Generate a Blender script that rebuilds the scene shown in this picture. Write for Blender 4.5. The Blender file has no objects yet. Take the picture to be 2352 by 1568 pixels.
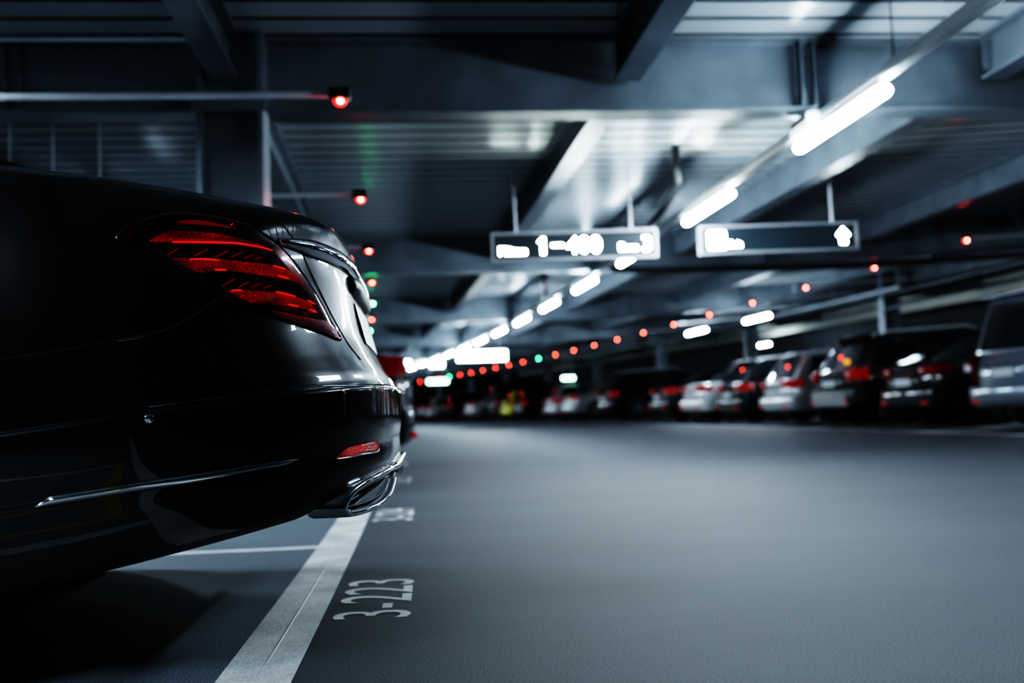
import bpy, bmesh, math, random
import numpy as np
from mathutils import Vector, Matrix, geometry
from mathutils.bvhtree import BVHTree
random.seed(7)
PI = math.pi
SC = bpy.context.scene
COL = SC.collection

# ------------------------------------------------------------------ camera
FPX, HC = 2287.0, 0.542
def cam_axes(yaw, pitch, roll):
    cy, sy = math.cos(yaw), math.sin(yaw); cp, sp = math.cos(pitch), math.sin(pitch)
    f = Vector((sy*cp, cy*cp, sp)); r = Vector((cy, -sy, 0)); u = r.cross(f)
    c, s = math.cos(roll), math.sin(roll)
    return r*c+u*s, u*c-r*s, f
CR, CU, CF = cam_axes(.0837, .06918, -.03345)
CO = Vector((0, 0, HC))
cd = bpy.data.cameras.new('camera'); cam = bpy.data.objects.new('camera', cd); COL.objects.link(cam)
cam.matrix_world = Matrix(((CR.x, CU.x, -CF.x, 0), (CR.y, CU.y, -CF.y, 0), (CR.z, CU.z, -CF.z, HC), (0, 0, 0, 1)))
cd.sensor_width = 36; cd.lens = 36*FPX/2352; cd.clip_start = .05; cd.clip_end = 500
cd.dof.use_dof = True; cd.dof.focus_distance = 2.3; cd.dof.aperture_fstop = 1.95; cd.dof.aperture_blades = 0
SC.camera = cam
def ray(x, y): return (CF + CR*((x-1176)/FPX) - CU*((y-784)/FPX))
def atZ(x, y, z=0.0): d = ray(x, y); return CO + d*((z-HC)/d.z)

# ------------------------------------------------------------------ the garage bends gently: centre line x = C*y*y
CC = -0.00178
def bend(xl, y): return (xl + CC*y*y, y)
def turn(y): return math.asin(max(-.9, min(.9, -2*CC*y)))
def ramp(xl, x0=5.0): return .05*max(0.0, xl-x0)

# ------------------------------------------------------------------ materials
def nodes(name):
    m = bpy.data.materials.new(name); m.use_nodes = True
    return m, m.node_tree.nodes, m.node_tree.links, m.node_tree.nodes['Principled BSDF']
def mat(name, col, rough=.5, metal=0.0, coat=0.0, emit=None, es=0.0, bump=0, bscale=40, vary=0, vscale=3, spec=.5, stretch=None):
    m, n, l, b = nodes(name)
    b.inputs['Base Color'].default_value = (*col, 1); b.inputs['Roughness'].default_value = rough
    b.inputs['Metallic'].default_value = metal; b.inputs['Coat Weight'].default_value = coat
    b.inputs['Coat Roughness'].default_value = .03; b.inputs['Specular IOR Level'].default_value = spec
    if emit: b.inputs['Emission Color'].default_value = (*emit, 1); b.inputs['Emission Strength'].default_value = es
    if bump or vary:
        tc = n.new('ShaderNodeTexCoord'); mp = n.new('ShaderNodeMapping'); l.new(tc.outputs['Object'], mp.inputs['Vector'])
        if stretch: mp.inputs['Scale'].default_value = stretch
    if vary:
        t = n.new('ShaderNodeTexNoise'); t.inputs['Scale'].default_value = vscale; t.inputs['Detail'].default_value = 6
        l.new(mp.outputs['Vector'], t.inputs['Vector'])
        r = n.new('ShaderNodeValToRGB'); e = r.color_ramp.elements
        e[0].position = .3; e[1].position = .7
        e[0].color = (*[c*(1-vary) for c in col], 1); e[1].color = (*[min(1, c*(1+vary)) for c in col], 1)
        l.new(t.outputs['Fac'], r.inputs['Fac']); l.new(r.outputs['Color'], b.inputs['Base Color'])
    if bump:
        t = n.new('ShaderNodeTexNoise'); t.inputs['Scale'].default_value = bscale; t.inputs['Detail'].default_value = 4
        l.new(mp.outputs['Vector'], t.inputs['Vector'])
        bp = n.new('ShaderNodeBump'); bp.inputs['Strength'].default_value = bump; bp.inputs['Distance'].default_value = .01
        l.new(t.outputs['Fac'], bp.inputs['Height']); l.new(bp.outputs['Normal'], b.inputs['Normal'])
    return m
M = {}
def floor_mat():
    m, n, l, b = nodes('coated_asphalt')
    tc = n.new('ShaderNodeTexCoord')
    t1 = n.new('ShaderNodeTexNoise'); t1.inputs['Scale'].default_value = 1.1; t1.inputs['Detail'].default_value = 7
    t2 = n.new('ShaderNodeTexNoise'); t2.inputs['Scale'].default_value = 260; t2.inputs['Detail'].default_value = 3
    mp = n.new('ShaderNodeMapping'); mp.inputs['Scale'].default_value = (.35, 1.3, 1)
    l.new(tc.outputs['Object'], mp.inputs['Vector']); l.new(mp.outputs['Vector'], t1.inputs['Vector']); l.new(tc.outputs['Object'], t2.inputs['Vector'])
    r1 = n.new('ShaderNodeValToRGB'); e = r1.color_ramp.elements
    e[0].position = .3; e[0].color = (.022, .027, .032, 1); e[1].position = .75; e[1].color = (.036, .043, .050, 1)
    r2 = n.new('ShaderNodeValToRGB'); e = r2.color_ramp.elements
    e[0].position = .38; e[0].color = (.2, .2, .2, 1); e[1].position = .64; e[1].color = (2.6, 2.6, 2.6, 1)
    mx = n.new('ShaderNodeMixRGB'); mx.blend_type = 'MULTIPLY'; mx.inputs['Fac'].default_value = 1
    l.new(t1.outputs['Fac'], r1.inputs['Fac']); l.new(t2.outputs['Fac'], r2.inputs['Fac'])
    l.new(r1.outputs['Color'], mx.inputs['Color1']); l.new(r2.outputs['Color'], mx.inputs['Color2'])
    # the bays behind the lane line are given a lighter colour than the aisle
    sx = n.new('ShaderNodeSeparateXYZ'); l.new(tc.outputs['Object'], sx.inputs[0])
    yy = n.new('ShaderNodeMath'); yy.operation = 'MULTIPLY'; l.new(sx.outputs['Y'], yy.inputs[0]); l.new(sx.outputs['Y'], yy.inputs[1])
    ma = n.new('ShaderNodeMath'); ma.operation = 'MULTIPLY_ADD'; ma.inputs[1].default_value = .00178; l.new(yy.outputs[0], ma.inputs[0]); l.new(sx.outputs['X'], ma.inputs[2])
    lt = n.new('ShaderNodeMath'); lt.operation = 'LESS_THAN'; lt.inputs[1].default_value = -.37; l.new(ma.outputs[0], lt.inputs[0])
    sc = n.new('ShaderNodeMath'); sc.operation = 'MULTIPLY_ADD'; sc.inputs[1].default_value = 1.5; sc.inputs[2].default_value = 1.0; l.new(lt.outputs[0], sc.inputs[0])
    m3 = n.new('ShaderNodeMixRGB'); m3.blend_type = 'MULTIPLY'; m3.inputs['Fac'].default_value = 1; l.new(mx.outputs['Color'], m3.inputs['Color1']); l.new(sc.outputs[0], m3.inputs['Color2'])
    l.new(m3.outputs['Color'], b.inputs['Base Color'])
    b.inputs['Roughness'].default_value = .66; b.inputs['Specular IOR Level'].default_value = .5
    bp = n.new('ShaderNodeBump'); bp.inputs['Strength'].default_value = .16; bp.inputs['Distance'].default_value = .002
    l.new(t2.outputs['Fac'], bp.inputs['Height']); l.new(bp.outputs['Normal'], b.inputs['Normal'])
    return m
def paintline_mat(name, lo, hi):
    m, n, l, b = nodes(name)
    tc = n.new('ShaderNodeTexCoord')
    t = n.new('ShaderNodeTexNoise'); t.inputs['Scale'].default_value = 240; t.inputs['Detail'].default_value = 4
    t2 = n.new('ShaderNodeTexNoise'); t2.inputs['Scale'].default_value = 4; t2.inputs['Detail'].default_value = 5
    l.new(tc.outputs['Object'], t.inputs['Vector']); l.new(tc.outputs['Object'], t2.inputs['Vector'])
    ad = n.new('ShaderNodeMath'); ad.operation = 'ADD'; l.new(t.outputs['Fac'], ad.inputs[0]); l.new(t2.outputs['Fac'], ad.inputs[1])
    r = n.new('ShaderNodeValToRGB'); e = r.color_ramp.elements
    e[0].position = .42; e[0].color = (*lo, 1); e[1].position = .60; e[1].color = (*hi, 1)
    mh = n.new('ShaderNodeMath'); mh.operation = 'MULTIPLY'; mh.inputs[1].default_value = .5
    l.new(ad.outputs[0], mh.inputs[0]); l.new(mh.outputs[0], r.inputs['Fac']); l.new(r.outputs['Color'], b.inputs['Base Color'])
    b.inputs['Roughness'].default_value = .6
    bp = n.new('ShaderNodeBump'); bp.inputs['Strength'].default_value = .5; bp.inputs['Distance'].default_value = .003
    l.new(t.outputs['Fac'], bp.inputs['Height']); l.new(bp.outputs['Normal'], b.inputs['Normal'])
    return m
def deck_mat():
    m, n, l, b = nodes('ribbed_metal_deck')
    tc = n.new('ShaderNodeTexCoord'); w = n.new('ShaderNodeTexWave')
    w.wave_type = 'BANDS'; w.bands_direction = 'Y'; w.inputs['Scale'].default_value = 9.0; w.inputs['Distortion'].default_value = .3
    l.new(tc.outputs['Object'], w.inputs['Vector'])
    bp = n.new('ShaderNodeBump'); bp.inputs['Strength'].default_value = .5; bp.inputs['Distance'].default_value = .01
    l.new(w.outputs['Fac'], bp.inputs['Height']); l.new(bp.outputs['Normal'], b.inputs['Normal'])
    sx = n.new('ShaderNodeSeparateXYZ'); l.new(tc.outputs['Object'], sx.inputs[0])
    a0 = n.new('ShaderNodeMath'); a0.inputs[1].default_value = 9.0; l.new(sx.outputs['Y'], a0.inputs[0])
    a1 = n.new('ShaderNodeMath'); a1.operation = 'MODULO'; a1.inputs[1].default_value = .3; l.new(a0.outputs[0], a1.inputs[0])
    a2 = n.new('ShaderNodeMath'); a2.operation = 'GREATER_THAN'; a2.inputs[1].default_value = .256; l.new(a1.outputs[0], a2.inputs[0])
    mc = n.new('ShaderNodeMixRGB'); mc.inputs['Color1'].default_value = (.58, .62, .65, 1); mc.inputs['Color2'].default_value = (.035, .045, .055, 1)
    l.new(a2.outputs[0], mc.inputs['Fac']); l.new(mc.outputs['Color'], b.inputs['Base Color'])
    b.inputs['Metallic'].default_value = .4; b.inputs['Roughness'].default_value = .20
    return m
def flake_mat(name, col, flake=.0, rough=.28, coat=1.0):
    m, n, l, b = nodes(name)
    b.inputs['Base Color'].default_value = (*col, 1); b.inputs['Metallic'].default_value = .35 if max(col) > .1 else .0; b.inputs['Roughness'].default_value = rough; b.inputs['Specular IOR Level'].default_value = .5 if max(col) > .1 else .12
    b.inputs['Coat Weight'].default_value = coat; b.inputs['Coat Roughness'].default_value = .015
    if flake:
        tc = n.new('ShaderNodeTexCoord'); v = n.new('ShaderNodeTexVoronoi'); v.inputs['Scale'].default_value = 900
        l.new(tc.outputs['Object'], v.inputs['Vector'])
        bp = n.new('ShaderNodeBump'); bp.inputs['Strength'].default_value = flake; bp.inputs['Distance'].default_value = .001
        l.new(v.outputs['Color'], bp.inputs['Height']); l.new(bp.outputs['Normal'], b.inputs['Normal'])
    return m
def lens_mat(name, col, alpha_face=.25):
    m, n, l, b = nodes(name); out = n['Material Output']
    tr = n.new('ShaderNodeBsdfTransparent'); tr.inputs['Color'].default_value = (*col, 1)
    gl = n.new('ShaderNodeBsdfGlossy'); gl.inputs['Roughness'].default_value = .02; gl.inputs['Color'].default_value = (.9, .93, 1, 1)
    fr = n.new('ShaderNodeFresnel'); fr.inputs['IOR'].default_value = 1.5
    mx = n.new('ShaderNodeMixShader'); l.new(fr.outputs[0], mx.inputs[0]); l.new(tr.outputs[0], mx.inputs[1]); l.new(gl.outputs[0], mx.inputs[2])
    l.new(mx.outputs[0], out.inputs['Surface'])
    return m
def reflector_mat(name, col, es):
    # moulded prism plastic: voronoi facets, returned light put in as emission
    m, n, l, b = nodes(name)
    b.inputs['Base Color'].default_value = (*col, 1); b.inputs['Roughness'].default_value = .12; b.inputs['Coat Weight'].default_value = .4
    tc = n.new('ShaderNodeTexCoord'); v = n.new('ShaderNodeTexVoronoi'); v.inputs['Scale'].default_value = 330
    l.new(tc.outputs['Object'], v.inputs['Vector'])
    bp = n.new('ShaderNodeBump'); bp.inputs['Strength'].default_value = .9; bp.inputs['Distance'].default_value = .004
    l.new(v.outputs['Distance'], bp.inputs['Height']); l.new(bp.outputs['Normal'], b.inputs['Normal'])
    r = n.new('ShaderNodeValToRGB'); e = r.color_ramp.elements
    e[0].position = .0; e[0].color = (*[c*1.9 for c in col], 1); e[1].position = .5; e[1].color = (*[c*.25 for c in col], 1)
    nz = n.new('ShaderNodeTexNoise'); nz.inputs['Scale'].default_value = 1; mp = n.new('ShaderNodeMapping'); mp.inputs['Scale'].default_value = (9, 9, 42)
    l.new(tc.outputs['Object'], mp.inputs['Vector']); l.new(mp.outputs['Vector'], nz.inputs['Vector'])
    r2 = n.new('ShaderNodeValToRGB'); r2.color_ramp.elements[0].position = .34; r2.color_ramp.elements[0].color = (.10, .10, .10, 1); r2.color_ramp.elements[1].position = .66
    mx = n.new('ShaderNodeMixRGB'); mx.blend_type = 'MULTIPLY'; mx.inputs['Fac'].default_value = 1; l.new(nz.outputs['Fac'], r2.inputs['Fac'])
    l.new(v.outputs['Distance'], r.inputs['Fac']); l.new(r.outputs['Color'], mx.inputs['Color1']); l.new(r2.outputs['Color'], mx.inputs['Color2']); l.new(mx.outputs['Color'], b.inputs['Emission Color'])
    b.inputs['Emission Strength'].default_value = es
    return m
M['floor'] = floor_mat(); M['deck'] = deck_mat()
M['line'] = paintline_mat('white_road_paint', (.44, .45, .45), (.88, .88, .86))
M['num'] = paintline_mat('white_stencil_paint', (.62, .63, .63), (.95, .96, .95))
M['yellow_line'] = paintline_mat('yellow_road_paint', (.30, .22, .05), (.62, .45, .08))
M['steel'] = mat('galvanised_steel', (.21, .24, .27), .40, .65, vary=.25, vscale=2.2, bump=.12, bscale=9)
M['conduit'] = mat('zinc_conduit', (.72, .75, .77), .4, .3, vary=.1)
M['blackpipe'] = mat('black_pipe_plastic', (.012, .013, .014), .45, vary=.2)
M['wall'] = mat('dark_wall_plaster', (.035, .045, .052), .8, vary=.2, bump=.1)
M['black_plastic'] = mat('black_plastic', (.008, .008, .009), .4, bump=.05, bscale=300)
M['rubber'] = mat('tyre_rubber', (.012, .012, .013), .75, bump=.1, bscale=120)
M['alloy'] = mat('alloy_rim', (.42, .44, .46), .28, .9, vary=.1)
M['tube'] = mat('lit_diffuser', (.9, .95, 1), .4, emit=(.70, .87, 1.0), es=132)
M['tube_fill'] = mat('fill_lit_diffuser', (.9, .95, 1), .4, emit=(.70, .87, 1.0), es=330)  # stronger diffuser for the added fill lamps
M['tube_far'] = M['tube']
M['fixture'] = mat('white_fixture_shell', (.6, .63, .65), .4, vary=.06)
M['led_red'] = mat('lit_red_lens', (.8, .03, .02), .3, emit=(1, .012, .008), es=7)
M['bulb_red'] = mat('lit_red_bulb', (1, .2, .15), .3, emit=(1, .055, .035), es=170)
M['bulb_green'] = mat('lit_green_bulb', (.2, 1, .4), .3, emit=(.06, 1, .32), es=230)
M['led_green'] = mat('lit_green_lens', (.02, .8, .25), .3, emit=(.008, 1, .22), es=6)
M['sign_frame'] = mat('brushed_sign_frame', (.50, .51, .54), .4, .6, vary=.08)
M['sign_face'] = mat('dark_sign_face', (.018, .028, .034), .35, vary=.15, coat=.3)
M['sign_lit'] = mat('lit_lettering', (.9, 1, .97), .4, emit=(.86, 1, .96), es=140)
M['sign_lit_far'] = mat('lit_sign_panel', (.9, 1, .97), .4, emit=(.88, 1, .98), es=40)
M['exit_lit'] = mat('lit_green_sign_panel', (.6, 1, .8), .4, emit=(.5, 1, .75), es=18)
M['paint'] = flake_mat('deep_black_metallic_paint', (.0035, .0042, .0055), .10)
M['chrome'] = mat('chrome', (.82, .84, .86), .06, 1.0, vary=.03)
M['dark_chrome'] = mat('smoked_chrome', (.30, .32, .34), .14, 1.0, vary=.05)
M['glass'] = mat('dark_car_glass', (.006, .009, .011), .03, 0, coat=1, vary=.1)
M['seam'] = mat('panel_gap', (.001, .001, .001), .9, vary=.1)
M['lens_shell'] = lens_mat('clear_red_lens', (.93, .70, .70))
M['lamp_dark'] = mat('dark_lamp_bowl', (.040, .0012, .0012), .22, 0, coat=.3, vary=.3, vscale=20)
M['lamp_red'] = reflector_mat('red_light_guide', (.50, .008, .004), .62)  # lamp is off; emission stands in for reflected light
M['lamp_edge'] = mat('bright_red_edge', (.9, .04, .02), .15, emit=(1, .03, .015), es=1.5, vary=.1)  # glowing lines paint the glints inside the lamp
M['lamp_fin'] = mat('dull_red_fin', (.30, .012, .006), .25, emit=(1, .02, .01), es=.10, vary=.2)  # faint emission stands in for light caught by the fins
M['lamp_clear'] = mat('silver_reversing_bowl', (.92, .84, .86), .5, .8, bump=1.0, bscale=160)
M['reflector'] = reflector_mat('red_reflector', (.62, .014, .012), .55)  # glow stands in for the light a reflector returns
M['plate'] = mat('white_number_plate', (.62, .64, .66), .35, vary=.04)
M['blue'] = mat('blue_plate_band', (.02, .08, .35), .4, vary=.05)
M['tail'] = mat('red_tail_lens', (.22, .005, .005), .1, coat=1, vary=.3, vscale=12)
M['tail_lit'] = mat('glinting_red_tail_lens', (.28, .006, .005), .1, coat=1, emit=(1, .012, .008), es=.07, vary=.2, vscale=12)
M['amber'] = mat('amber_lamp', (.8, .3, .02), .2, emit=(1, .4, .03), es=1.2, vary=.1)
M['edge_glint'] = mat('edge_highlight', (.42, .46, .50), .16, 1.0, vary=.05)  # bright metal that paints highlights along panel and lens edges
M['fascia'] = mat('cream_fascia_panel', (.62, .62, .56), .6, vary=.08)
M['underbody'] = mat('dark_underbody', (.006, .007, .008), .7, vary=.3)

# ------------------------------------------------------------------ object helpers
def setp(o, label=None, cat=None, group=None, kind=None):
    if label: o['label'] = label
    if cat: o['category'] = cat
    if group: o['group'] = group
    if kind: o['kind'] = kind
    return o
def empty(name, loc=(0, 0, 0), rz=0, label=None, cat=None, group=None):
    o = bpy.data.objects.new(name, None); COL.objects.link(o); o.empty_display_size = .1
    o.location = loc; o.rotation_euler = (0, 0, rz)
    return setp(o, label, cat, group)
def mesh(name, verts, faces, m, parent=None, smooth=False, sharp=None):
    me = bpy.data.meshes.new(name); me.from_pydata([tuple(v) for v in verts], [], faces); me.update()
    me.materials.append(m)
    if smooth:
        me.polygons.foreach_set('use_smooth', [True]*len(me.polygons))
        if sharp: me.set_sharp_from_angle(angle=math.radians(sharp))
    o = bpy.data.objects.new(name, me); COL.objects.link(o); o.parent = parent
    return o
class MB:
    def __init__(s): s.v = []; s.f = []
    def add(s, v, f):
        k = len(s.v); s.v += [tuple(p) for p in v]; s.f += [tuple(i+k for i in q) for q in f]; return s
    def box(s, x0, x1, y0, y1, z0, z1, bev=0):
        if bev:
            b = bev
            ring = lambda z, d: [(x0+d, y0+b, z), (x0+b, y0+d, z), (x1-b, y0+d, z), (x1-d, y0+b, z), (x1-d, y1-b, z), (x1-b, y1-d, z), (x0+b, y1-d, z), (x0+d, y1-b, z)]
            R = [ring(z0, b), ring(z0+b, 0), ring(z1-b, 0), ring(z1, b)]
            return s.loft([[Vector(p) for p in r] for r in R], True, True)
        v = [(x, y, z) for z in (z0, z1) for y in (y0, y1) for x in (x0, x1)]
        return s.add(v, [(0, 2, 3, 1), (4, 5, 7, 6), (0, 1, 5, 4), (2, 6, 7, 3), (0, 4, 6, 2), (1, 3, 7, 5)])
    def loft(s, rings, closed=True, caps=True):
        n = len(rings[0]); v = [p for r in rings for p in r]; f = []
        for i in range(len(rings)-1):
            for j in range(n if closed else n-1):
                a = i*n+j; b = i*n+(j+1) % n; f.append((a, b, b+n, a+n))
        if caps and closed: f.append(tuple(reversed(range(n)))); f.append(tuple((len(rings)-1)*n+j for j in range(n)))
        return s.add(v, f)
    def tube(s, pts, r, n=10, caps=True):
        pts = [Vector(p) for p in pts]; rings = []
        rr = r if isinstance(r, (list, tuple)) else [r]*len(pts)
        prev = None
        for i, p in enumerate(pts):
            t = (pts[min(i+1, len(pts)-1)]-pts[max(i-1, 0)]).normalized()
            if prev is None:
                a = Vector((0, 0, 1)) if abs(t.z) < .9 else Vector((1, 0, 0))
                x = t.cross(a).normalized()
            else: x = (prev - t*prev.dot(t)).normalized()
            prev = x; y = t.cross(x)
            rings.append([p+(x*math.cos(2*PI*k/n)+y*math.sin(2*PI*k/n))*rr[i] for k in range(n)])
        return s.loft(rings, True, caps)
    def prism(s, poly, axis, a, b):
        def P(u, v, w): return {'x': (w, u, v), 'y': (u, w, v), 'z': (u, v, w)}[axis]
        n = len(poly); v = [P(*p, a) for p in poly]+[P(*p, b) for p in poly]
        return s.add(v, [tuple(reversed(range(n))), tuple(range(n, 2*n))]+[(i, (i+1) % n, (i+1) % n+n, i+n) for i in range(n)])
    def obj(s, name, m, parent=None, smooth=False, sharp=None):
        o = mesh(name, s.v, s.f, m, parent, smooth, sharp)
        bm = bmesh.new(); bm.from_mesh(o.data); bmesh.ops.recalc_face_normals(bm, faces=bm.faces); bm.to_mesh(o.data); bm.free()
        if smooth and sharp: o.data.set_sharp_from_angle(angle=math.radians(sharp))
        return o
def text_mesh(body, size=1.0, extrude=.0, align='LEFT'):
    cu = bpy.data.curves.new('lettering', 'FONT'); cu.body = body; cu.size = size; cu.extrude = extrude; cu.align_x = align; cu.resolution_u = 6
    o = bpy.data.objects.new('lettering', cu); COL.objects.link(o)
    dg = bpy.context.evaluated_depsgraph_get(); dg.update()
    me = bpy.data.meshes.new_from_object(o.evaluated_get(dg))
    bpy.data.objects.remove(o); bpy.data.curves.remove(cu)
    return me
def text_fit(name, body, m, parent, origin, xdir, ydir, width, height, lift=.0):
    """lettering mesh fitted to a width x height box: origin + xdir*u + ydir*v"""
    me = text_mesh(body, 1.0); me.name = name
    xs = [v.co.x for v in me.vertices]; ys = [v.co.y for v in me.vertices]
    x0, x1, y0, y1 = min(xs), max(xs), min(ys), max(ys)
    O, X, Y = Vector(origin), Vector(xdir), Vector(ydir); N = X.cross(Y)
    for v in me.vertices:
        v.co = O + X*((v.co.x-x0)/(x1-x0)*width) + Y*((v.co.y-y0)/(y1-y0)*height) + N*lift
    me.materials.clear(); me.materials.append(m)
    o = bpy.data.objects.new(name, me); COL.objects.link(o); o.parent = parent
    return o
ORD = 'first second third fourth fifth sixth seventh eighth ninth tenth eleventh twelfth thirteenth fourteenth fifteenth sixteenth seventeenth eighteenth nineteenth twentieth'.split()
# ------------------------------------------------------------------ floor, walls, ceiling
def sheet(name, cols, rows, zf, m, kind='structure'):
    v = []; f = []; nc = len(cols)
    for y in rows:
        for xl in cols:
            v.append((xl+CC*y*y, y, zf(xl, y)))
    for i in range(len(rows)-1):
        for j in range(nc-1):
            a = i*nc+j; f.append((a, a+1, a+1+nc, a+nc))
    o = mesh(name, v, f, m); o['kind'] = kind
    return o
def fz(xl): return .055*max(0, xl-8.5)
ROWS = [-9+1.0*i for i in range(106)]
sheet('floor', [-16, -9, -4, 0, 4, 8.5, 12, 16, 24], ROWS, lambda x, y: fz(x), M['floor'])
# deck trays run across the aisle: 0.3 m trays with a narrow groove between
rows = []; prof = []
y = -9.0
while y < 95:
    for dy, dz in ((0, 0), (.245, 0), (.252, .055), (.293, .055)):
        rows.append(y+dy); prof.append(dz)
    y += .3
pz = dict(zip(rows, prof))
sheet('ceiling', [-16, -4, 5, 12, 24], rows, lambda x, y: 3.2+ramp(x)+pz[y], M['deck'])
sheet('wall_left', [-9.0, -8.999], ROWS, lambda x, y: 0 if x < -8.9995 else 3.3, M['wall'])
wv = sheet('wall_right', [17.0, 17.001], ROWS, lambda x, y: .4 if x < 17.0005 else 4.2, M['wall'])
mesh('wall_back', [(-16, -9, 0), (24, -9, 0), (24, -9, 4.3), (-16, -9, 4.3)], [(0, 1, 2, 3)], M['wall'])['kind'] = 'structure'
mesh('wall_far', [(-42, 93, 0), (12, 93, 0), (12, 93, 4.3), (-42, 93, 4.3)], [(0, 3, 2, 1)], M['wall'])['kind'] = 'structure'

# ------------------------------------------------------------------ painted floor lines
def floor_strip(name, x0, x1, ya, yb, m, step=1.0, z=.002):
    n = max(1, int((yb-ya)/step)); ys = [ya+(yb-ya)*i/n for i in range(n+1)]
    o = sheet(name, [x0, x1], ys, lambda x, y: z+fz(x), m); return o
floor_strip('lane_line', -.452, -.372, -6, 80, M['line'])
floor_strip('lane_line', -.3655, -.292, -6, 80, M['line'])
sd = MB(); sd.tube([(-.3688+CC*y*y, y, -.0005) for y in [-6+i*.5 for i in range(120)]], .0045, 6); sd.obj('lane_line_joint', M['line'], smooth=True)['kind'] = 'structure'
floor_strip('lane_line', 7.86, 8.10, 4, 80, M['line'])
for k in range(-2, 25):
    yb = 4.25+2.7*k
    for x0, x1 in ((-5.6, -.452), (8.10, 13.3)):
        if x0 > 0 and k < 1: continue
        b = CC*yb*yb; th = turn(yb)
        mb = MB(); w = .042
        n = 6
        pts = [x0+(x1-x0)*i/n for i in range(n+1)]
        mb.loft([[Vector((x+b, yb-w, .002+fz(x)+.001*0)), Vector((x+b, yb+w, .002+fz(x)))] for x in pts], False, False)
        mb.obj('stall_line', M['line'])['kind'] = 'structure'
# yellow stripes added out of view for their reflection in the sedan
for i, (x0, x1, ya, yb) in enumerate([(-5.5, -.62, 1.10, 1.24), (-.76, -.62, -1.4, 1.10)]):
    mesh('added_yellow_line', [(x0, ya, .0022), (x1, ya, .0022), (x1, yb, .0022), (x0, yb, .0022)], [(0, 1, 2, 3)], M['yellow_line'])['kind'] = 'structure'

def stall_number(y, digits, label):
    y0, y1 = y-.31, y+.31
    b = CC*y*y
    o = text_fit('stall_number', digits, M['num'], None, (-.052+b, y0, .0013), (0, 1, 0), (-1, 0, 0), y1-y0, .21)
    setp(o, label, 'floor marking', 'painted stall numbers along the lane line')
for k, t in enumerate(['3-223', '3-224', '3-225', '3-226', '3-227', '3-228']):
    lab = ['white painted stall number 3-223 on the asphalt, nearest the camera', 'white painted stall number beside the exhaust, second from the camera', 'blurred white stall number on asphalt, third from the camera',
           'blurred white stall number on asphalt, fourth from the camera', 'blurred white stall number on asphalt, fifth from the camera', 'blurred white stall number on asphalt, sixth from the camera'][k]
    stall_number((3.04, 5.5, 8.28, 10.95, 13.6, 16.3)[k], t, lab)

# ------------------------------------------------------------------ steel frame
def ibeam_section(w, z0, z1, tf=.03, tw=.02):
    h = w/2
    return [(-h, z0), (h, z0), (h, z0+tf), (tw/2, z0+tf), (tw/2, z1-tf), (h, z1-tf), (h, z1), (-h, z1), (-h, z1-tf), (-tw/2, z1-tf), (-tw/2, z0+tf), (-h, z0+tf)]
YB = [7+8.1*k for k in range(-1, 11)]
XL = [-6.86, -4.06, -1.26, 1.55, 4.30, 7.1, 9.9, 12.7]
for Y in YB:
    sec = ibeam_section(.22, 2.655, 3.198); th = turn(Y); mb = MB()
    rings = []
    for xl in (-9, 5, 9, 13, 17):
        rings.append([Vector((xl+CC*Y*Y-u*math.sin(th), Y+u*math.cos(th)+xl*math.sin(th)*.6, z+ramp(xl))) for u, z in sec])
    mb.loft(rings); mb.obj('cross_beam', M['steel'])['kind'] = 'structure'
    # web stiffeners with end plates
    for xs in (2.90, 5.6, -2.7, 8.5):
        mb = MB(); r = ramp(xs); b = CC*Y*Y
        mb.box(xs+b-.055, xs+b-.040, Y-.105, Y-.012, 2.688+r, 3.166+r); mb.box(xs+b+.040, xs+b+.055, Y-.105, Y-.012, 2.688+r, 3.166+r)
        mb.obj('beam_trim', M['steel'])['kind'] = 'structure'
for i in range(len(YB)-1):
    for xl in XL:
        y0, y1 = YB[i]+.12, YB[i+1]-.12; sec = ibeam_section(.19, 2.862, 3.199, .022, .014)
        r = ramp(xl); mb = MB()
        mb.loft([[Vector((xl+CC*y*y+u, y, z+r)) for u, z in sec] for y in (y0, (y0+y1)/2, y1)])
        mb.obj('long_beam', M['steel'])['kind'] = 'structure'
        # bolted end plates that join it to the cross beams
        mb = MB(); b = CC*y1*y1
        mb.box(xl+b-.075, xl+b+.075, y1, y1+.013, 2.93+r, 3.17+r)
        mb.box(xl+b+.012, xl+b+.03, y1-.20, y1, 2.93+r, 3.15+r)
        for zz in (2.98, 3.04, 3.10):
            for sx in (-1, 1): mb.tube([(xl+b+sx*.045, y1-.012, zz+r), (xl+b+sx*.045, y1, zz+r)], .014, 6)
        mb.obj('beam_trim', M['steel'])['kind'] = 'structure'
def hcolumn(xl, Y, w, d, z0, z1):
    b = CC*Y*Y; mb = MB(); t = .035
    mb.box(xl+b-w/2, xl+b-w/2+t, Y-d/2, Y+d/2, z0, z1); mb.box(xl+b+w/2-t, xl+b+w/2, Y-d/2, Y+d/2, z0, z1)
    mb.box(xl+b-w/2+t, xl+b+w/2-t, Y-.01, Y+.01, z0, z1)
    mb.obj('column', M['steel'])['kind'] = 'structure'
    mb = MB()
    mb.box(xl+b-w/2-.02, xl+b+w/2+.02, Y-d/2-.02, Y+d/2+.02, z0, z0+.03); mb.box(xl+b-w/2-.03, xl+b+w/2+.02, Y-d/2-.015, Y-d/2, 2.62+ramp(xl), 2.70+ramp(xl))
    mb.obj('column_trim', M['steel'])['kind'] = 'structure'
for Y in YB[1:]:
    hcolumn(-1.215, Y-.12 if Y == YB[1] else Y, .44, .30, 0, 3.19)
    hcolumn(12.1, Y, .40, .30, fz(12.1), 3.19+ramp(12.1))

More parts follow.
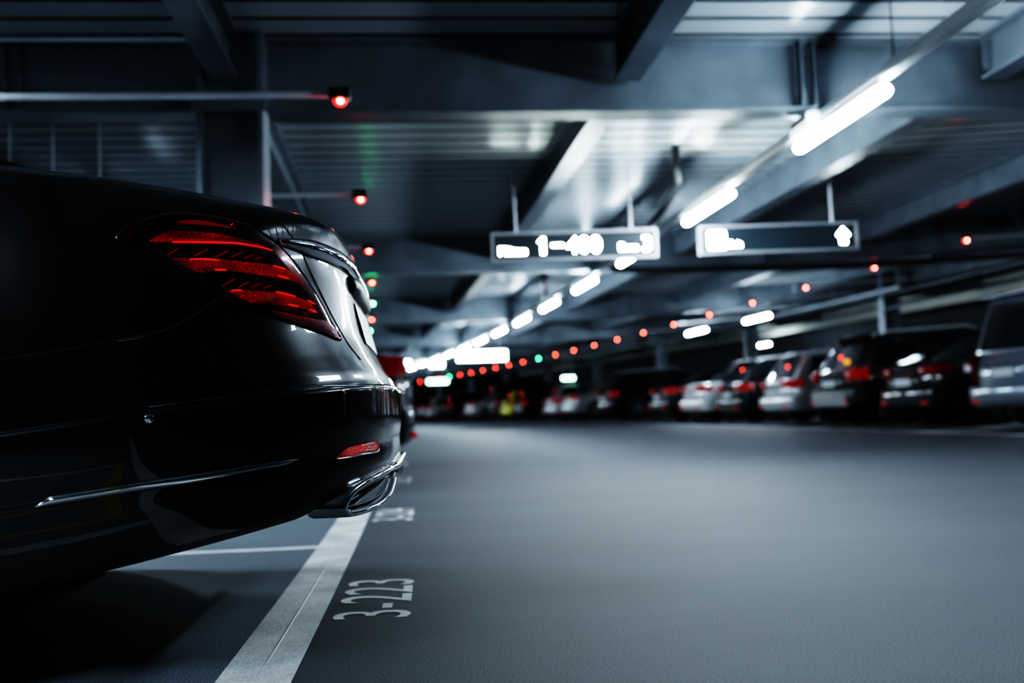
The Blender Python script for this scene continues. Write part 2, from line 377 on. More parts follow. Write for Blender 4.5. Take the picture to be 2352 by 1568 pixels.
# ------------------------------------------------------------------ services under the deck
def service(name, label, cat, pts, r, m, n=10, group=None):
    mb = MB(); mb.tube(pts, r, n); o = mb.obj(name, m, None, True, 40); setp(o, label, cat, group); return o
def yline(xl, z, y0, y1, st=1.5):
    n = max(1, int((y1-y0)/st)); return [(xl+CC*y*y, y, z) for y in [y0+(y1-y0)*i/n for i in range(n+1)]]
# fluorescent row: a light rail with fixtures below it
RAILX, CT = 3.02, -.00206
mb = MB(); rings = []
for i in range(55):
    y = -8+1.5*i; x = RAILX+CT*y*y+.012
    rings.append([Vector((x+u, y, z)) for u, z in ((-.04, 2.578), (.04, 2.578), (.045, 2.60), (.045, 2.648), (-.045, 2.648), (-.045, 2.60))])
mb.loft(rings)
rail = mb.obj('light_rail', M['conduit']); setp(rail, 'long grey rail under the beams that carries the fluorescent tubes', 'light rail')
for i in range(9):
    y = -2.2+8.1*i; x = RAILX+CT*y*y+.012
    hg = MB(); hg.tube([(x, y, 2.64), (x, y, 3.19)], .006, 6); hg.obj('hanger', M['black_plastic'], rail)
def fixture_parts(t, L=1.46, lit='tube'):
    h = L/2
    sh = MB(); sh.box(-.032, .032, -h+.06, h-.06, .045, .078, .006); sh.obj('housing', M['fixture'], t)
    d = MB(); rings = []
    for y, s in ((-h, .55), (-h+.02, .85), (-h+.05, 1), (h-.05, 1), (h-.02, .85), (h, .55)):
        rings.append([Vector((0.047*s*math.cos(a)*1.0, y, .042*s*math.sin(a))) for a in [2*PI*k/14 for k in range(14)]])
    d.loft(rings); d.obj('diffuser', M[lit], t, True, 50)
    for s in (-1, 1):
        c = MB(); c.box(-.03, .03, s*(h-.08)-.03, s*(h-.08)+.03, .04, .078, .006); c.obj('end_clip', M['fixture'], t)
def copy_tree(o, parent=None):
    c = o.copy(); COL.objects.link(c)
    if parent: c.parent = parent
    for ch in list(o.children): copy_tree(ch, c)
    return c
proto = None
def fixture(x, y, z, rz, label, group):
    global proto
    if proto is None:
        proto = empty('hanging_tube_light', (x, y, z), rz); fixture_parts(proto); t = proto
    else:
        t = copy_tree(proto); t.location = (x, y, z); t.rotation_euler = (0, 0, rz)
    return setp(t, label, 'ceiling light', group)
NF = 22
for k in range(-1, NF):
    y = 6.70+3.0*k; x = RAILX+CT*y*y
    if k < 0: lab = 'lit white tube light on the aisle rail, out of view overhead'
    elif k == 0: lab = 'long lit white tube light, largest and closest to the camera'
    else: lab = 'lit white tube light on the aisle rail, %s along from the camera' % (ORD[k] if k < 20 else ('twenty-first' if k == 20 else 'twenty-second'))
    fixture(x, y, 2.497, math.asin(-2*CT*y) if abs(2*CT*y) < 1 else 0, lab, 'tube lights along the aisle rail')
for k, (x, y, z) in enumerate([(7.78, 23.0, 2.52), (7.32, 26.7, 2.52)]):
    fixture(x, y, z, turn(y), 'lit white tube light over the right-hand parking bays, %s from the camera' % ORD[k], 'tube lights over the right-hand bays')
for k, (xl, y) in enumerate([]):
    fixture(xl+CC*y*y+3.5, y, 2.75, turn(y), 'distant lit tube light over the left-hand bays, %s of them' % ORD[k], 'distant tube lights over the left-hand bays')
for k, (xx, y) in enumerate([(-3.2, 5.7), (-3.4, 11.2), (-3.6, 16.6), (-3.3, -.5), (-7.0, .9), (-6.4, 3.2)]):  # added fill lamps out of view, brightening the left and near floor
    t = empty('added_fill_light', (xx+CC*y*y, y, 2.62), turn(y), 'added hooded fill light over the near bays, out of view overhead', 'ceiling light', 'added fill lights over the near bays')
    fixture_parts(t, 1.46, 'tube_fill'); hd = MB(); hd.loft([[Vector((a, b, c)) for a, c in ((-.17, -.05), (-.06, .085), (.06, .085), (.17, -.05), (.16, -.05), (.055, .080), (-.055, .080), (-.16, -.05))] for b in (-.8, .8)]); hd.box(-.16, .16, -.81, -.795, -.05, .085); hd.box(-.16, .16, .795, .81, -.05, .085); hd.obj('hood', M['fixture'], t)
for k, y in enumerate([35.0]):
    fixture(14.1+CC*y*y, y, 2.58, turn(y), 'lit white tube light low behind the opposite cars, near the facade', None)
for i, (za, zb) in enumerate(((2.98, 3.22), (3.32, 3.60))):
    fb = sheet('wall_panel', [15.0, 15.001], [8+2*q for q in range(32)], lambda x, y: za if x < 15.0005 else zb, M['fascia'])
for k, (xx, y) in enumerate([(11.0, 11.2), (11.2, 15.2)]):  # added fill lamps out of view, lifting the opposite bays and cars
    t = empty('added_fill_light', (xx+CC*y*y, y, 2.95), turn(y), 'added hooded fill light over the opposite bays, out of view overhead', 'ceiling light', 'added fill lights over the opposite bays')
    fixture_parts(t, 1.46, 'tube'); hd = MB(); hd.loft([[Vector((a, b, c)) for a, c in ((-.17, -.05), (-.06, .085), (.06, .085), (.17, -.05), (.16, -.05), (.055, .080), (-.055, .080), (-.16, -.05))] for b in (-.8, .8)]); hd.obj('hood', M['fixture'], t)
# small emergency light at the beam
t = empty('emergency_light', (2.80, 7.0, 2.53), 0, 'small lit emergency light box beside the closest tube light', 'emergency light')
mb = MB(); mb.box(-.05, .05, -.16, .16, .03, .09, .008); mb.obj('housing', M['fixture'], t)
mb = MB(); mb.box(-.05, .05, -.16, .16, -.02, .03, .008); mb.obj('diffuser', mat('dim_lit_diffuser', (.9, .95, 1), .4, emit=(.8, .93, 1), es=2, vary=.02), t)
mb = MB(); mb.prism([(-.02, .09), (.06, .09), (.0, .40), (-.02, .40)], 'y', -.01, .0); mb.obj('bracket', M['steel'], t)

# stall indicator lights on conduit arms
def dome(r, n=14, k=7):
    rings = []
    for i in range(k+1):
        a = (PI/2)*i/k*.98; rings.append([Vector((r*math.cos(a)*math.cos(2*PI*j/n), r*math.cos(a)*math.sin(2*PI*j/n), -r*math.sin(a))) for j in range(n)])
    return rings
LEDP = {}
def indicator(x, y, z, side, colour, arm, label, group, rods=(1.9,)):
    key = (side, colour, arm, round(z, 2), rods)
    if key in LEDP:
        t = copy_tree(LEDP[key]); t.location = (x, y, z); return setp(t, label, 'indicator light', group)
    t = empty('stall_indicator_light', (x, y, z), 0, label, 'indicator light', group); LEDP[key] = t
    mb = MB(); R = [[(-.062, .0), (.062, .0), (.062, .035), (.062, .058), (-.062, .058), (-.062, .035)]]
    mb.box(-.06, .06, -.05, .05, .0, .065, .012)
    if side == 'left' and colour == 'red': mb.box(-.06, .06, -.085, -.048, -.014, .05)  # added visor blocks upward red light, keeping red streaks off the deck
    mb.obj('housing', M['black_plastic'], t)
    mb = MB(); mb.loft([[Vector((p.x, p.y, p.z)) for p in r] for r in dome(.040)], True, True); lz = mb.obj('lens', M['led_red' if colour == 'red' else 'led_green'], t, True)
    mb = MB(); mb.loft([[Vector((p.x*.5+(.004 if side == 'left' else -.004), p.y*.5-.034, p.z*.6-.012)) for p in r] for r in dome(.034)], True, True); mb.loft([[Vector((p.x*.5+(.004 if side == 'left' else -.004), p.y*.5-.034, -p.z*.6-.012)) for p in r] for r in dome(.034)], True, True); mb.obj('bulb', M['bulb_red' if colour == 'red' else 'bulb_green'], t, True)
    mb = MB(); s = -1 if side == 'left' else 1
    mb.tube([(s*.05, 0, .03), (s*.25, 0, .03), (s*arm, 0, .03+(.0 if side == 'left' else .05*arm))], .021, 10); mb.obj('conduit_arm', M['conduit'], t, True, 40)
    for d in rods:
        mb = MB(); mb.tube([(s*d, 0, .04), (s*d, 0, 3.19-z+(0 if side == 'left' else .02*d+.12))], .006, 6); mb.obj('hanger_rod', M['conduit'], t)
    return t
for k in range(8):
    y = 5.81+2.7*k; g = k in (4, 6)
    indicator(-.42+CC*y*y, y, 2.40, 'left', 'green' if g else 'red', 3.7, 'lit %s stall light above the black sedan row, %s from the camera' % ('green' if g else 'red', ORD[k]), 'stall lights over the left row', (3.5,) if k != 1 else (2.17, 2.55, 2.9))
for k in range(22):
    y = 13.72+2.7*k; g = k in (11, 18)
    indicator(8.14+CC*y*y, y, 2.79, 'right', 'green' if g else 'red', 2.4, 'lit %s stall light over the opposite row of cars, %s from the camera%s' % ('green' if g else 'red', ORD[k] if k < 20 else ('twenty-first', 'twenty-second')[k-20], ''), 'stall lights over the right row')

# pipes
service('drain_pipe', 'black drain pipe with an elbow hanging under the deck above the numbered sign', 'pipe', [(2.60, 9.95, 3.195), (2.60, 9.95, 2.98), (2.62, 9.99, 2.93), (2.70, 10.3, 2.88), (2.80, 11.5, 2.84), (2.88, 13.2, 2.80)], .045, M['blackpipe'], 12)
service('drain_pipe', 'black drain pipe running crosswise below the second cross beam', 'pipe', [(2.76, 14.62, 2.80), (2.76, 14.62, 2.62), (2.80, 14.66, 2.60), (3.49, 14.7, 2.585), (6.4, 14.75, 2.59), (9.3, 14.7, 2.70), (10.3, 14.7, 2.74)], .05, M['blackpipe'], 12)
service('drain_pipe', 'black drain pipe stub under the deck far down the aisle', 'pipe', [(2.2, 18.6, 3.195), (2.2, 18.6, 2.95), (2.25, 18.8, 2.9), (2.5, 21, 2.86)], .05, M['blackpipe'], 12)
service('cable_conduit', 'thin grey conduit along the top flange of the closest cross beam', 'conduit', [(-8, 6.84, 3.165), (-2.6, 6.84, 3.165), (-1.5, 6.84, 3.165)], .018, M['conduit'])
service('cable_conduit', 'pale conduit rail running above the opposite parked cars, upper one', 'conduit', yline(11.4, 2.93, 10, 60), .022, M['steel'])
service('cable_conduit', 'pale conduit rail running above the opposite parked cars, lower one', 'conduit', yline(11.9, 2.68, 10, 60), .018, M['steel'])
service('sprinkler_pipe', 'grey sprinkler pipe above the opposite cars, behind the column', 'pipe', yline(10.6, 2.86, 20, 60), .04, M['steel'])

# ------------------------------------------------------------------ hanging signs
def sign(x0, x1, y, z0, z1, label, rods, build, group='hanging signs over the aisle'):
    t = empty('hanging_sign', ((x0+x1)/2, y, (z0+z1)/2), 0, label, 'sign', group)
    w, h = (x1-x0)/2, (z1-z0)/2; f = .028
    mb = MB()
    mb.box(-w, w, -.05, .05, -h, -h+f); mb.box(-w, w, -.05, .05, h-f, h); mb.box(-w, -w+f, -.05, .05, -h+f, h-f); mb.box(w-f, w, -.05, .05, -h+f, h-f)
    mb.obj('frame', M['sign_frame'], t)
    mb = MB(); mb.box(-w+f, w-f, -.035, .035, -h+f, h-f); mb.obj('face_panel', M['sign_face'], t)
    for rx in rods:
        mb = MB(); mb.tube([(rx, 0, h), (rx, 0, h+.38)], .018, 10); mb.tube([(rx, 0, h+.38), (rx, 0, 3.2-(z0+z1)/2)], .008, 8); mb.obj('hanging_rod', M['sign_frame'], t, True, 40)
    build(t, w, h); return t
def b1(t, w, h):
    X, Z = (1, 0, 0), (0, 0, 1); y = -.037
    text_fit('small_lettering', 'Plätze', M['sign_lit'], t, (-w+.085, y, -.085), X, Z, .29, .085)
    o1 = MB(); o1.prism([(-w+.50, .045), (-w+.535, .04), (-w+.535, -.085), (-w+.575, -.085), (-w+.575, .09), (-w+.545, .09)], 'y', y-.002, y+.001); o1.obj('number_one', M['sign_lit'], t)
    o1 = MB(); o1.box(-w+.65, -w+.77, y-.002, y+.001, -.01, .02); o1.obj('dash', M['sign_lit'], t)
    text_fit('number_lettering', '400', M['sign_lit'], t, (-w+.81, y, -.085), X, Z, .37, .175)
    text_fit('small_lettering', 'Ebene', M['sign_lit'], t, (.48, y, -.075), X, Z, .20, .08)
    text_fit('number_lettering', '3', M['sign_lit'], t, (.735, y, -.085), X, Z, .095, .165)
sg = sign(.69, 2.485, 10.5, 2.125, 2.44, 'lit hanging sign reading 1 to 400, the first of two over the aisle', (-.63, .62), b1)
sg.rotation_euler = (0, -.010, .0)
def b2(t, w, h):
    y = -.0365; p = MB()
    def rr(x0, x1, z0, z1, r=.025):
        pts = []
        for cx, cz, a0 in ((x1-r, z1-r, 0), (x0+r, z1-r, 90), (x0+r, z0+r, 180), (x1-r, z0+r, 270)):
            pts += [(cx+r*math.cos(math.radians(a0+a)), cz+r*math.sin(math.radians(a0+a))) for a in (0, 30, 60, 90)]
        return pts
    p.prism(rr(-w+.09, -w+.29, -.10, .10), 'y', y-.002, y+.001); p.obj('pictogram_panel', M['sign_lit'], t)
    text_fit('small_lettering', 'Exit', M['sign_lit'], t, (-w+.32, y, -.085), (1, 0, 0), (0, 0, 1), .145, .07)
    a = MB(); c = w-.17
    a.prism([(c-.036, -.085), (c+.036, -.085), (c+.036, .0), (c+.068, .0), (c+.068, .02), (c, .095), (c-.068, .02), (c-.068, .0), (c-.036, .0)], 'y', y-.002, y+.001); a.obj('arrow', M['sign_lit'], t)
sg = sign(2.95, 4.725, 10.5, 2.16, 2.475, 'lit hanging sign with a white pictogram and an upward arrow', (.62,), b2)
sg.rotation_euler = (0, -.014, .0)
def lit_panel(x, y, z, w, h, m, label):
    t = empty('hanging_sign', (x, y, z), 0, label, 'sign', 'distant lit signs')
    mb = MB(); mb.box(-w-.03, w+.03, .0, .08, -h-.03, h+.03, .01); mb.obj('frame', M['sign_frame'], t)
    mb = MB(); mb.box(-w, w, -.012, .0, -h, h); mb.obj('lit_panel', m, t)
    mb = MB()
    for s in (-1, 1): mb.tube([(s*w*.7, .04, h+.02), (s*w*.7, .04, 3.25-z)], .012, 6)
    mb.obj('hanging_rod', M['sign_frame'], t)
lit_panel(1.59, 30, 2.22, .74, .145, M['sign_lit_far'], 'fully lit white hanging sign far down the aisle, at the end of the tube row')
lit_panel(.40, 50, 2.12, .50, .10, M['exit_lit'], 'small greenish lit sign far down the aisle, beneath the last lights')
lit_panel(-1.12, 42, 2.70, .34, .12, M['sign_lit_far'], 'lit white panel standing in for far tube lights, beside the black sedan trunk edge')  # added panel stands in for the far cluster of tubes
lit_panel(.34, 45, 2.72, .30, .12, M['sign_lit_far'], 'small lit white panel standing in for far tube lights near the long lit panel')  # second added panel for the same cluster of far tubes
lit_panel(6.43, 46, 1.96, .28, .07, M['exit_lit'], 'green-white lit sign low above the silver cars')
# ------------------------------------------------------------------ car kit
def wheel(parent, x, y, r, wd, side, spokes=10, coarse=False):
    """tyre with a rim as its sub-part; side=+1 faces +y"""
    n = 28 if not coarse else 20
    prof = [(r*.66, -wd/2), (r*.9, -wd/2), (r*.985, -wd/2+.02), (r, -wd/2+.05), (r, wd/2-.05), (r*.985, wd/2-.02), (r*.9, wd/2), (r*.66, wd/2)]
    mb = MB(); rings = [[Vector((x+p*math.cos(2*PI*k/n), y+side*q, r+p*math.sin(2*PI*k/n))) for k in range(n)] for p, q in prof]
    mb.loft(rings, True, False); ty = mb.obj('wheel', M['rubber'], parent, True, 40)
    mb = MB(); R = r*.67; f = y+side*(wd/2-.015)
    for (ra, rb, d) in ((R, R*.93, 0),):
        a = [[Vector((x+q*math.cos(2*PI*k/n), f+side*dd, r+q*math.sin(2*PI*k/n))) for k in range(n)] for q, dd in ((R, -.06), (R, .0), (R*.95, .006), (R*.91, -.015), (R*.91, -.09))]
        mb.loft(a, True, False)
    for k in range(spokes):
        t = 2*PI*k/spokes; d = Vector((math.cos(t), 0, math.sin(t))); e = Vector((-math.sin(t), 0, math.cos(t))); c = Vector((x, f, r))
        w0, w1 = R*.10, R*.075
        v = [c+d*R*.16-e*w0, c+d*R*.16+e*w0, c+d*R*.93+e*w1, c+d*R*.93-e*w1]
        o = Vector((0, side*.012, 0)); i = Vector((0, -side*.03, 0))
        mb.loft([[p+i for p in v], [p+o*.2 for p in v], [c+(p-c)*.985+o for p in v]], True, True)
    hub = [[Vector((x+q*math.cos(2*PI*k/14), f+side*dd, r+q*math.sin(2*PI*k/14))) for k in range(14)] for q, dd in ((R*.22, -.03), (R*.22, .012), (R*.17, .022), (.001, .024))]
    mb.loft(hub, True, False)
    mb.obj('rim', M['alloy'], ty)
    mb = MB(); mb.loft([[Vector((x+R*.95*math.cos(2*PI*k/n), f-side*dd, r+R*.95*math.sin(2*PI*k/n))) for k in range(n)] for dd in (.09, .10)], True, True)
    mb.obj('brake_disc', M['black_plastic'], ty)
    return ty
def cabin(parent, xs, ws, zs, paint, base_drop=.03, names=True, dx=0, dy=0, sgn=1, pillars=(.0, .07, .36, .40, .68, .72, .985, 1.0), rear_glass=(.14, .86), crown=.035):
    """greenhouse: xs=(rear base, rear roof, front roof, front base), ws=(half width base, roof), zs=(base, roof)"""
    levels = [-.08, .0, .10, .30, .5, .7, .86, .93, .975, 1.0]
    def lerp(a, b, t): return a+(b-a)*t
    def P(x, y, z): return (dx+sgn*x, dy+sgn*y, z)
    rings = []
    side_f = list(pillars); nf = len(side_f); crosses = [-.90, -.82, -.4, 0, .4, .82, .90]
    for s in levels:
        sc = max(0, s); e = 1-.0*sc
        xr = lerp(xs[0], xs[1], sc**.92); xf = lerp(xs[3], xs[2], sc**.92)
        w = lerp(ws[0], ws[1], sc**1.15)
        if s > .93: k = (s-.93)/.07; xr += .05*k*k*1.2; xf -= .05*k*k*1.2; w -= .05*k*k
        z = lerp(zs[0], zs[1], sc) + (s*.6 if s < 0 else 0)
        ring = []
        bow = .06
        def xre(f): return xr+bow*(f*f)
        def xfe(f): return xf-bow*1.6*(f*f)
        for f in crosses: ring.append(P(xre(f), f*w, z))                         # rear edge, right to left
        for f in side_f[1:]: ring.append(P(lerp(xre(1)+.02, xfe(1)-.02, f), w*(1-.05*abs(f-.45)), z))
        for f in reversed(crosses): ring.append(P(xfe(f), f*w, z))
        for f in reversed(side_f[:-1]): ring.append(P(lerp(xre(1)+.02, xfe(1)-.02, f), -w*(1-.05*abs(f-.45)), z))
        rings.append(ring)
    n = len(rings[0]); nc = len(crosses)
    v = [p for r in rings for p in r]
    fp, fr, fw = [], [], []; fs = {}
    for i in range(len(levels)-1):
        for j in range(n):
            q = (i*n+j, i*n+(j+1) % n, (i+1)*n+(j+1) % n, (i+1)*n+j)
            glassband = 1 <= i <= 5
            if glassband and 1 <= j <= nc-3: fr.append(q); continue
            k = j-(nc-1)                                       # left side segments
            if glassband and 0 < k < nf-1 and k % 2 == 1 and 0 < k < nf: fs.setdefault(('l', k), []).append(q); continue
            k2 = j-(nc+nf-1)
            if glassband and 1 <= k2 <= nc-3: fw.append(q); continue
            k3 = j-(2*nc+nf-2)
            kk = nf-2-k3
            if glassband and 0 <= k3 <= nf-2 and kk % 2 == 1: fs.setdefault(('r', kk), []).append(q); continue
            fp.append(q)
    # crowned roof
    L = (len(levels)-1)*n; last = rings[-1]
    cx = sum(p[0] for p in last)/n; cy = sum(p[1] for p in last)/n; cz = last[0][2]+crown
    v.append((cx, cy, cz)); c = len(v)-1
    mid = []
    for p in last: mid.append((lerp(p[0], cx, .45), lerp(p[1], cy, .45), lerp(p[2], cz, .8)))
    b = len(v); v += mid
    for j in range(n): fp.append((L+j, L+(j+1) % n, b+(j+1) % n, b+j)); fp.append((b+j, b+(j+1) % n, c))
    def sub(name, faces, m, sm):
        if not faces: return
        ids = sorted({i for q in faces for i in q}); mp = {a: k for k, a in enumerate(ids)}
        mb = MB(); mb.v = [v[i] for i in ids]; mb.f = [tuple(mp[i] for i in q) for q in faces]
        return mb.obj(name, m, parent, True, sm)
    sub('cabin', fp, paint, 30); sub('rear_window', fr, M['glass'], 60); sub('windshield', fw, M['glass'], 60)
    for (s, k), q in fs.items(): sub('side_window', q, M['glass'], 60)

# ------------------------------------------------------------------ the black sedan, rear towards the aisle
HX, HY = -2.65, 2.97
hero = empty('black_sedan', (HX, HY, 0), 0, 'glossy black sedan closest to the camera with chrome trim and swept red tail light', 'car')
def hv(p): return (p[0]-HX, p[1]-HY, p[2])
def pchip(x, y, xq):
    x = np.asarray(x, float); y = np.asarray(y, float); h = np.diff(x); d = np.diff(y)/h
    m = np.zeros_like(y); m[0], m[-1] = d[0], d[-1]
    for i in range(1, len(x)-1):
        if d[i-1]*d[i] > 0:
            w1, w2 = 2*h[i]+h[i-1], h[i]+2*h[i-1]; m[i] = (w1+w2)/(w1/d[i-1]+w2/d[i])
    k = np.clip(np.searchsorted(x, xq)-1, 0, len(x)-2); t = (xq-x[k])/h[k]
    return (2*t**3-3*t*t+1)*y[k]+(t**3-2*t*t+t)*h[k]*m[k]+(-2*t**3+3*t*t)*y[k+1]+(t**3-t*t)*h[k]*m[k+1]
#        v    zr     slope  w     xr     crown
LV = [(0.0,  .355,  .19,  .70, -.45,  0),
      (0.6,  .352,  .19,  .88, -.23,  0),
      (1.0,  .362,  .19,  .900, -.150, 0),
      (1.5,  .385,  .18,  .915, -.112, 0),
      (2.2,  .430,  .15,  .932, -.098, 0),
      (3.0,  .478,  .135, .940, -.100, 0),
      (3.12, .486,  .135, .944, -.098, 0),
      (4.0,  .545,  .13,  .949, -.092, 0),
      (4.9,  .606,  .12,  .951, -.092, 0),
      (5.0,  .615,  .12,  .950, -.094, 0),
      (5.1,  .621,  .12,  .944, -.102, 0),
      (5.8,  .655,  .10,  .944, -.122, 0),
      (6.5,  .700,  .08,  .945, -.150, 0),
      (7.2,  .760,  .05,  .943, -.178, 0),
      (8.0,  .840,  .02,  .935, -.196, 0),
      (8.8,  .910,  -.01, .920, -.205, 0),
      (9.4,  .955,  -.03, .898, -.212, 0),
      (9.9,  .988,  -.04, .868, -.216, .002),
      (10.3, 1.008, -.05, .835, -.222, .006),
      (10.6, 1.020, -.055, .795, -.236, .010),
      (11.0, 1.027, -.06, .74,  -.275, .014),
      (11.6, 1.031, -.06, .62,  -.36,  .016),
      (12.4, 1.033, -.06, .40,  -.55,  .014),
      (13.2, 1.034, -.06, .05,  -.80,  .01)]
A = np.array(LV); vq = np.concatenate([np.linspace(0, 4.85, 62), np.linspace(4.9, 5.15, 9), np.linspace(5.25, 13.2, 92)])
pr = [pchip(A[:, 0], A[:, i], vq) for i in range(1, 6)]
RD, RM, XFRONT = .62, 4.0, -5.12
def half_loop(zr, s, w, xr, cr):
    pts = []
    fd = .75; xf = XFRONT + max(0, (.3-zr))*.5 + max(0, zr-.55)*.55
    for ph in np.linspace(PI/2, .06, 20):                      # front corner, centre to side
        t = math.cos(ph)**(2/2.6); pts.append((xf+fd-fd*math.sin(ph), t))
    x0, x1 = pts[-1][0], xr-RD
    for x in np.linspace(x0, -1.9, 26)[1:]: pts.append((x, 1.0))
    for x in np.linspace(-1.9, x1, 80)[1:]: pts.append((x, 1.0))
    for ph in np.linspace(0, PI/2, 150)[1:]:
        pts.append((xr-RD+RD*math.sin(ph), max(0, math.cos(ph))**(2/RM)))
    out = []
    for x, t in pts:
        taper = 1-.018*max(0, min(1, (x+1.5)/1.2))**2*0
        z = zr + s*(max(x, -1.25)+.1) + cr*(1-t*t) + (.075*max(0, min(1, (zr-.9)/.1))*max(0, -.42-max(x, -1.6)))
        if x < -2.6: z -= max(0, zr-.75)*.5*((-2.6-x)/2.5)**1.6
        out.append((x, HY-w*t*taper, z))
    return out
loops = [half_loop(*[p[i] for p in pr]) for i in range(len(vq))]
NU = len(loops[0]); NV = len(loops)
full = [lp+[(x, 2*HY-y, z) for x, y, z in reversed(lp[1:-1])] for lp in loops]
NF2 = len(full[0]); allv = [p for lp in full for p in lp]
ALL = np.array(allv).reshape(NV, NF2, 3)
def zseam(x): return float(np.interp(x, [-.97, -.74, -.62, -.50, -.43, -.30, -.2, -.1], [.665, .680, .697, .73, .78, .745, .708, .700]))
groups = {'lower_valance': [], 'body_shell': [], 'rear_bumper': [], 'trunk_lid': []}
for i in range(NV-1):
    for j in range(NF2):
        j2 = (j+1) % NF2
        c = (ALL[i, j]+ALL[i, j2]+ALL[i+1, j]+ALL[i+1, j2])/4
        x, y, z = c; ay = abs(y-HY); skip = False
        for wx in (-1.285, -4.32):
            if (x-wx)**2+(z-.355)**2 < .40**2 and ay > .6: skip = True
        if skip: continue
        q = (i*NF2+j, i*NF2+j2, (i+1)*NF2+j2, (i+1)*NF2+j)
        if vq[i] < 1.15 and x > -.86: g = 'lower_valance'
        elif x > -.9 and z < zseam(x): g = 'rear_bumper'
        elif x > -.80 and z > .69 and ay < float(np.interp(z, [.69, .80, .90, .94, 1.0, 1.06], [.60, .655, .70, .725, .755, .76])): g = 'trunk_lid'
        else: g = 'body_shell'
        groups[g].append(q)
for g, fc in groups.items():
    ids = sorted({i for q in fc for i in q}); mp = {a: k for k, a in enumerate(ids)}
    o = mesh(g, [hv(allv[i]) for i in ids], [tuple(mp[i] for i in q) for q in fc], M['underbody'] if g == 'lower_valance' else M['paint'], hero, True)
# closing floor pan
mb = MB(); lp = [hv((p[0], p[1], p[2]-.02)) for p in full[0]]
mb.v = lp + [(p[0]*.9, p[1]*.75, p[2]-.035) for p in lp]; n = len(lp)
mb.f = [(i, (i+1) % n, (i+1) % n+n, i+n) for i in range(n)] + [tuple(n+i for i in range(n))]
mb.obj('floor_pan', M['underbody'], hero)
BV = BVHTree.FromPolygons([Vector(p) for p in allv], [q for fc in groups.values() for q in fc])
# rear silencer and diffuser plate under the bumper
mb = MB(); mb.loft([[Vector(hv((x, HY+sy*1.0, z))) for sy, z in [(-.70+.1*k, .205-.02*math.sin(PI*k/14)+(x+.9)*.22) for k in range(15)]+[(.70-.1*k, .33) for k in range(15)]] for x in (-.96, -.90, -.76, -.68)])
mb.obj('silencer', M['underbody'], hero)
for sx in (-1.285, -4.32):
    for s in (-1, 1):
        wheel(hero, sx-HX, s*.80, .350, .245, s, 10)
        mb = MB(); rings = []
        for k in range(25):
            a = -.25+(PI+.5)*k/24; rings.append([Vector((sx-HX+.405*math.cos(a), s*q, .355+.405*math.sin(a))) for q in (.55, .90)])
        mb.loft(rings, False, False); mb.obj('wheel_arch_liner', M['underbody'], hero, True)
cabin(hero, (.54, 1.66, 3.05, 3.95), (.80, .60), (1.055, 1.475), M['paint'], dx=-.095-HX, dy=0, sgn=-1, pillars=(.0, .17, .34, .37, .62, .65, .97, 1.0))

def hit(px, py, guess=2.15):
    d = ray(px, py).normalized(); loc, nor, _i, _d = BV.ray_cast(CO, d)
    if loc is None:
        p = CO+d*guess; loc, nor, _i, _d = BV.find_nearest(p)
    if nor.dot(d) > 0: nor = -nor
    return loc, nor
def pip(p, poly):
    x, y = p; c = False; j = len(poly)-1
    for i in range(len(poly)):
        (xi, yi), (xj, yj) = poly[i], poly[j]
        if (yi > y) != (yj > y) and x < (xj-xi)*(y-yi)/(yj-yi)+xi: c = not c
        j = i
    return c
def bdist(p, poly):
    p = Vector(p); best = 1e9
    for i in range(len(poly)):
        a = Vector(poly[i]); b = Vector(poly[(i+1) % len(poly)]); ab = b-a; t = max(0, min(1, (p-a).dot(ab)/max(1e-9, ab.length_squared)))
        best = min(best, (p-a-ab*t).length)
    return best
def smooth_poly(pts, step=6.0, closed=True):
    out = []; n = len(pts); m = n if closed else n-1
    for i in range(m):
        p0, p1, p2, p3 = [Vector(pts[(i+k) % n] if closed else pts[max(0, min(n-1, i+k))]) for k in (-1, 0, 1, 2)]
        L = (p2-p1).length; k = max(1, int(L/step))
        for a in range(k):
            t = a/k; out.append(tuple(.5*((2*p1)+(p2-p0)*t+(2*p0-5*p1+4*p2-p3)*t*t+(3*p1-p0-3*p2+p3)*t**3)))
    if not closed: out.append(tuple(pts[-1]))
    return out
PXM = 2.1/FPX     # metres per pixel at the car's flank
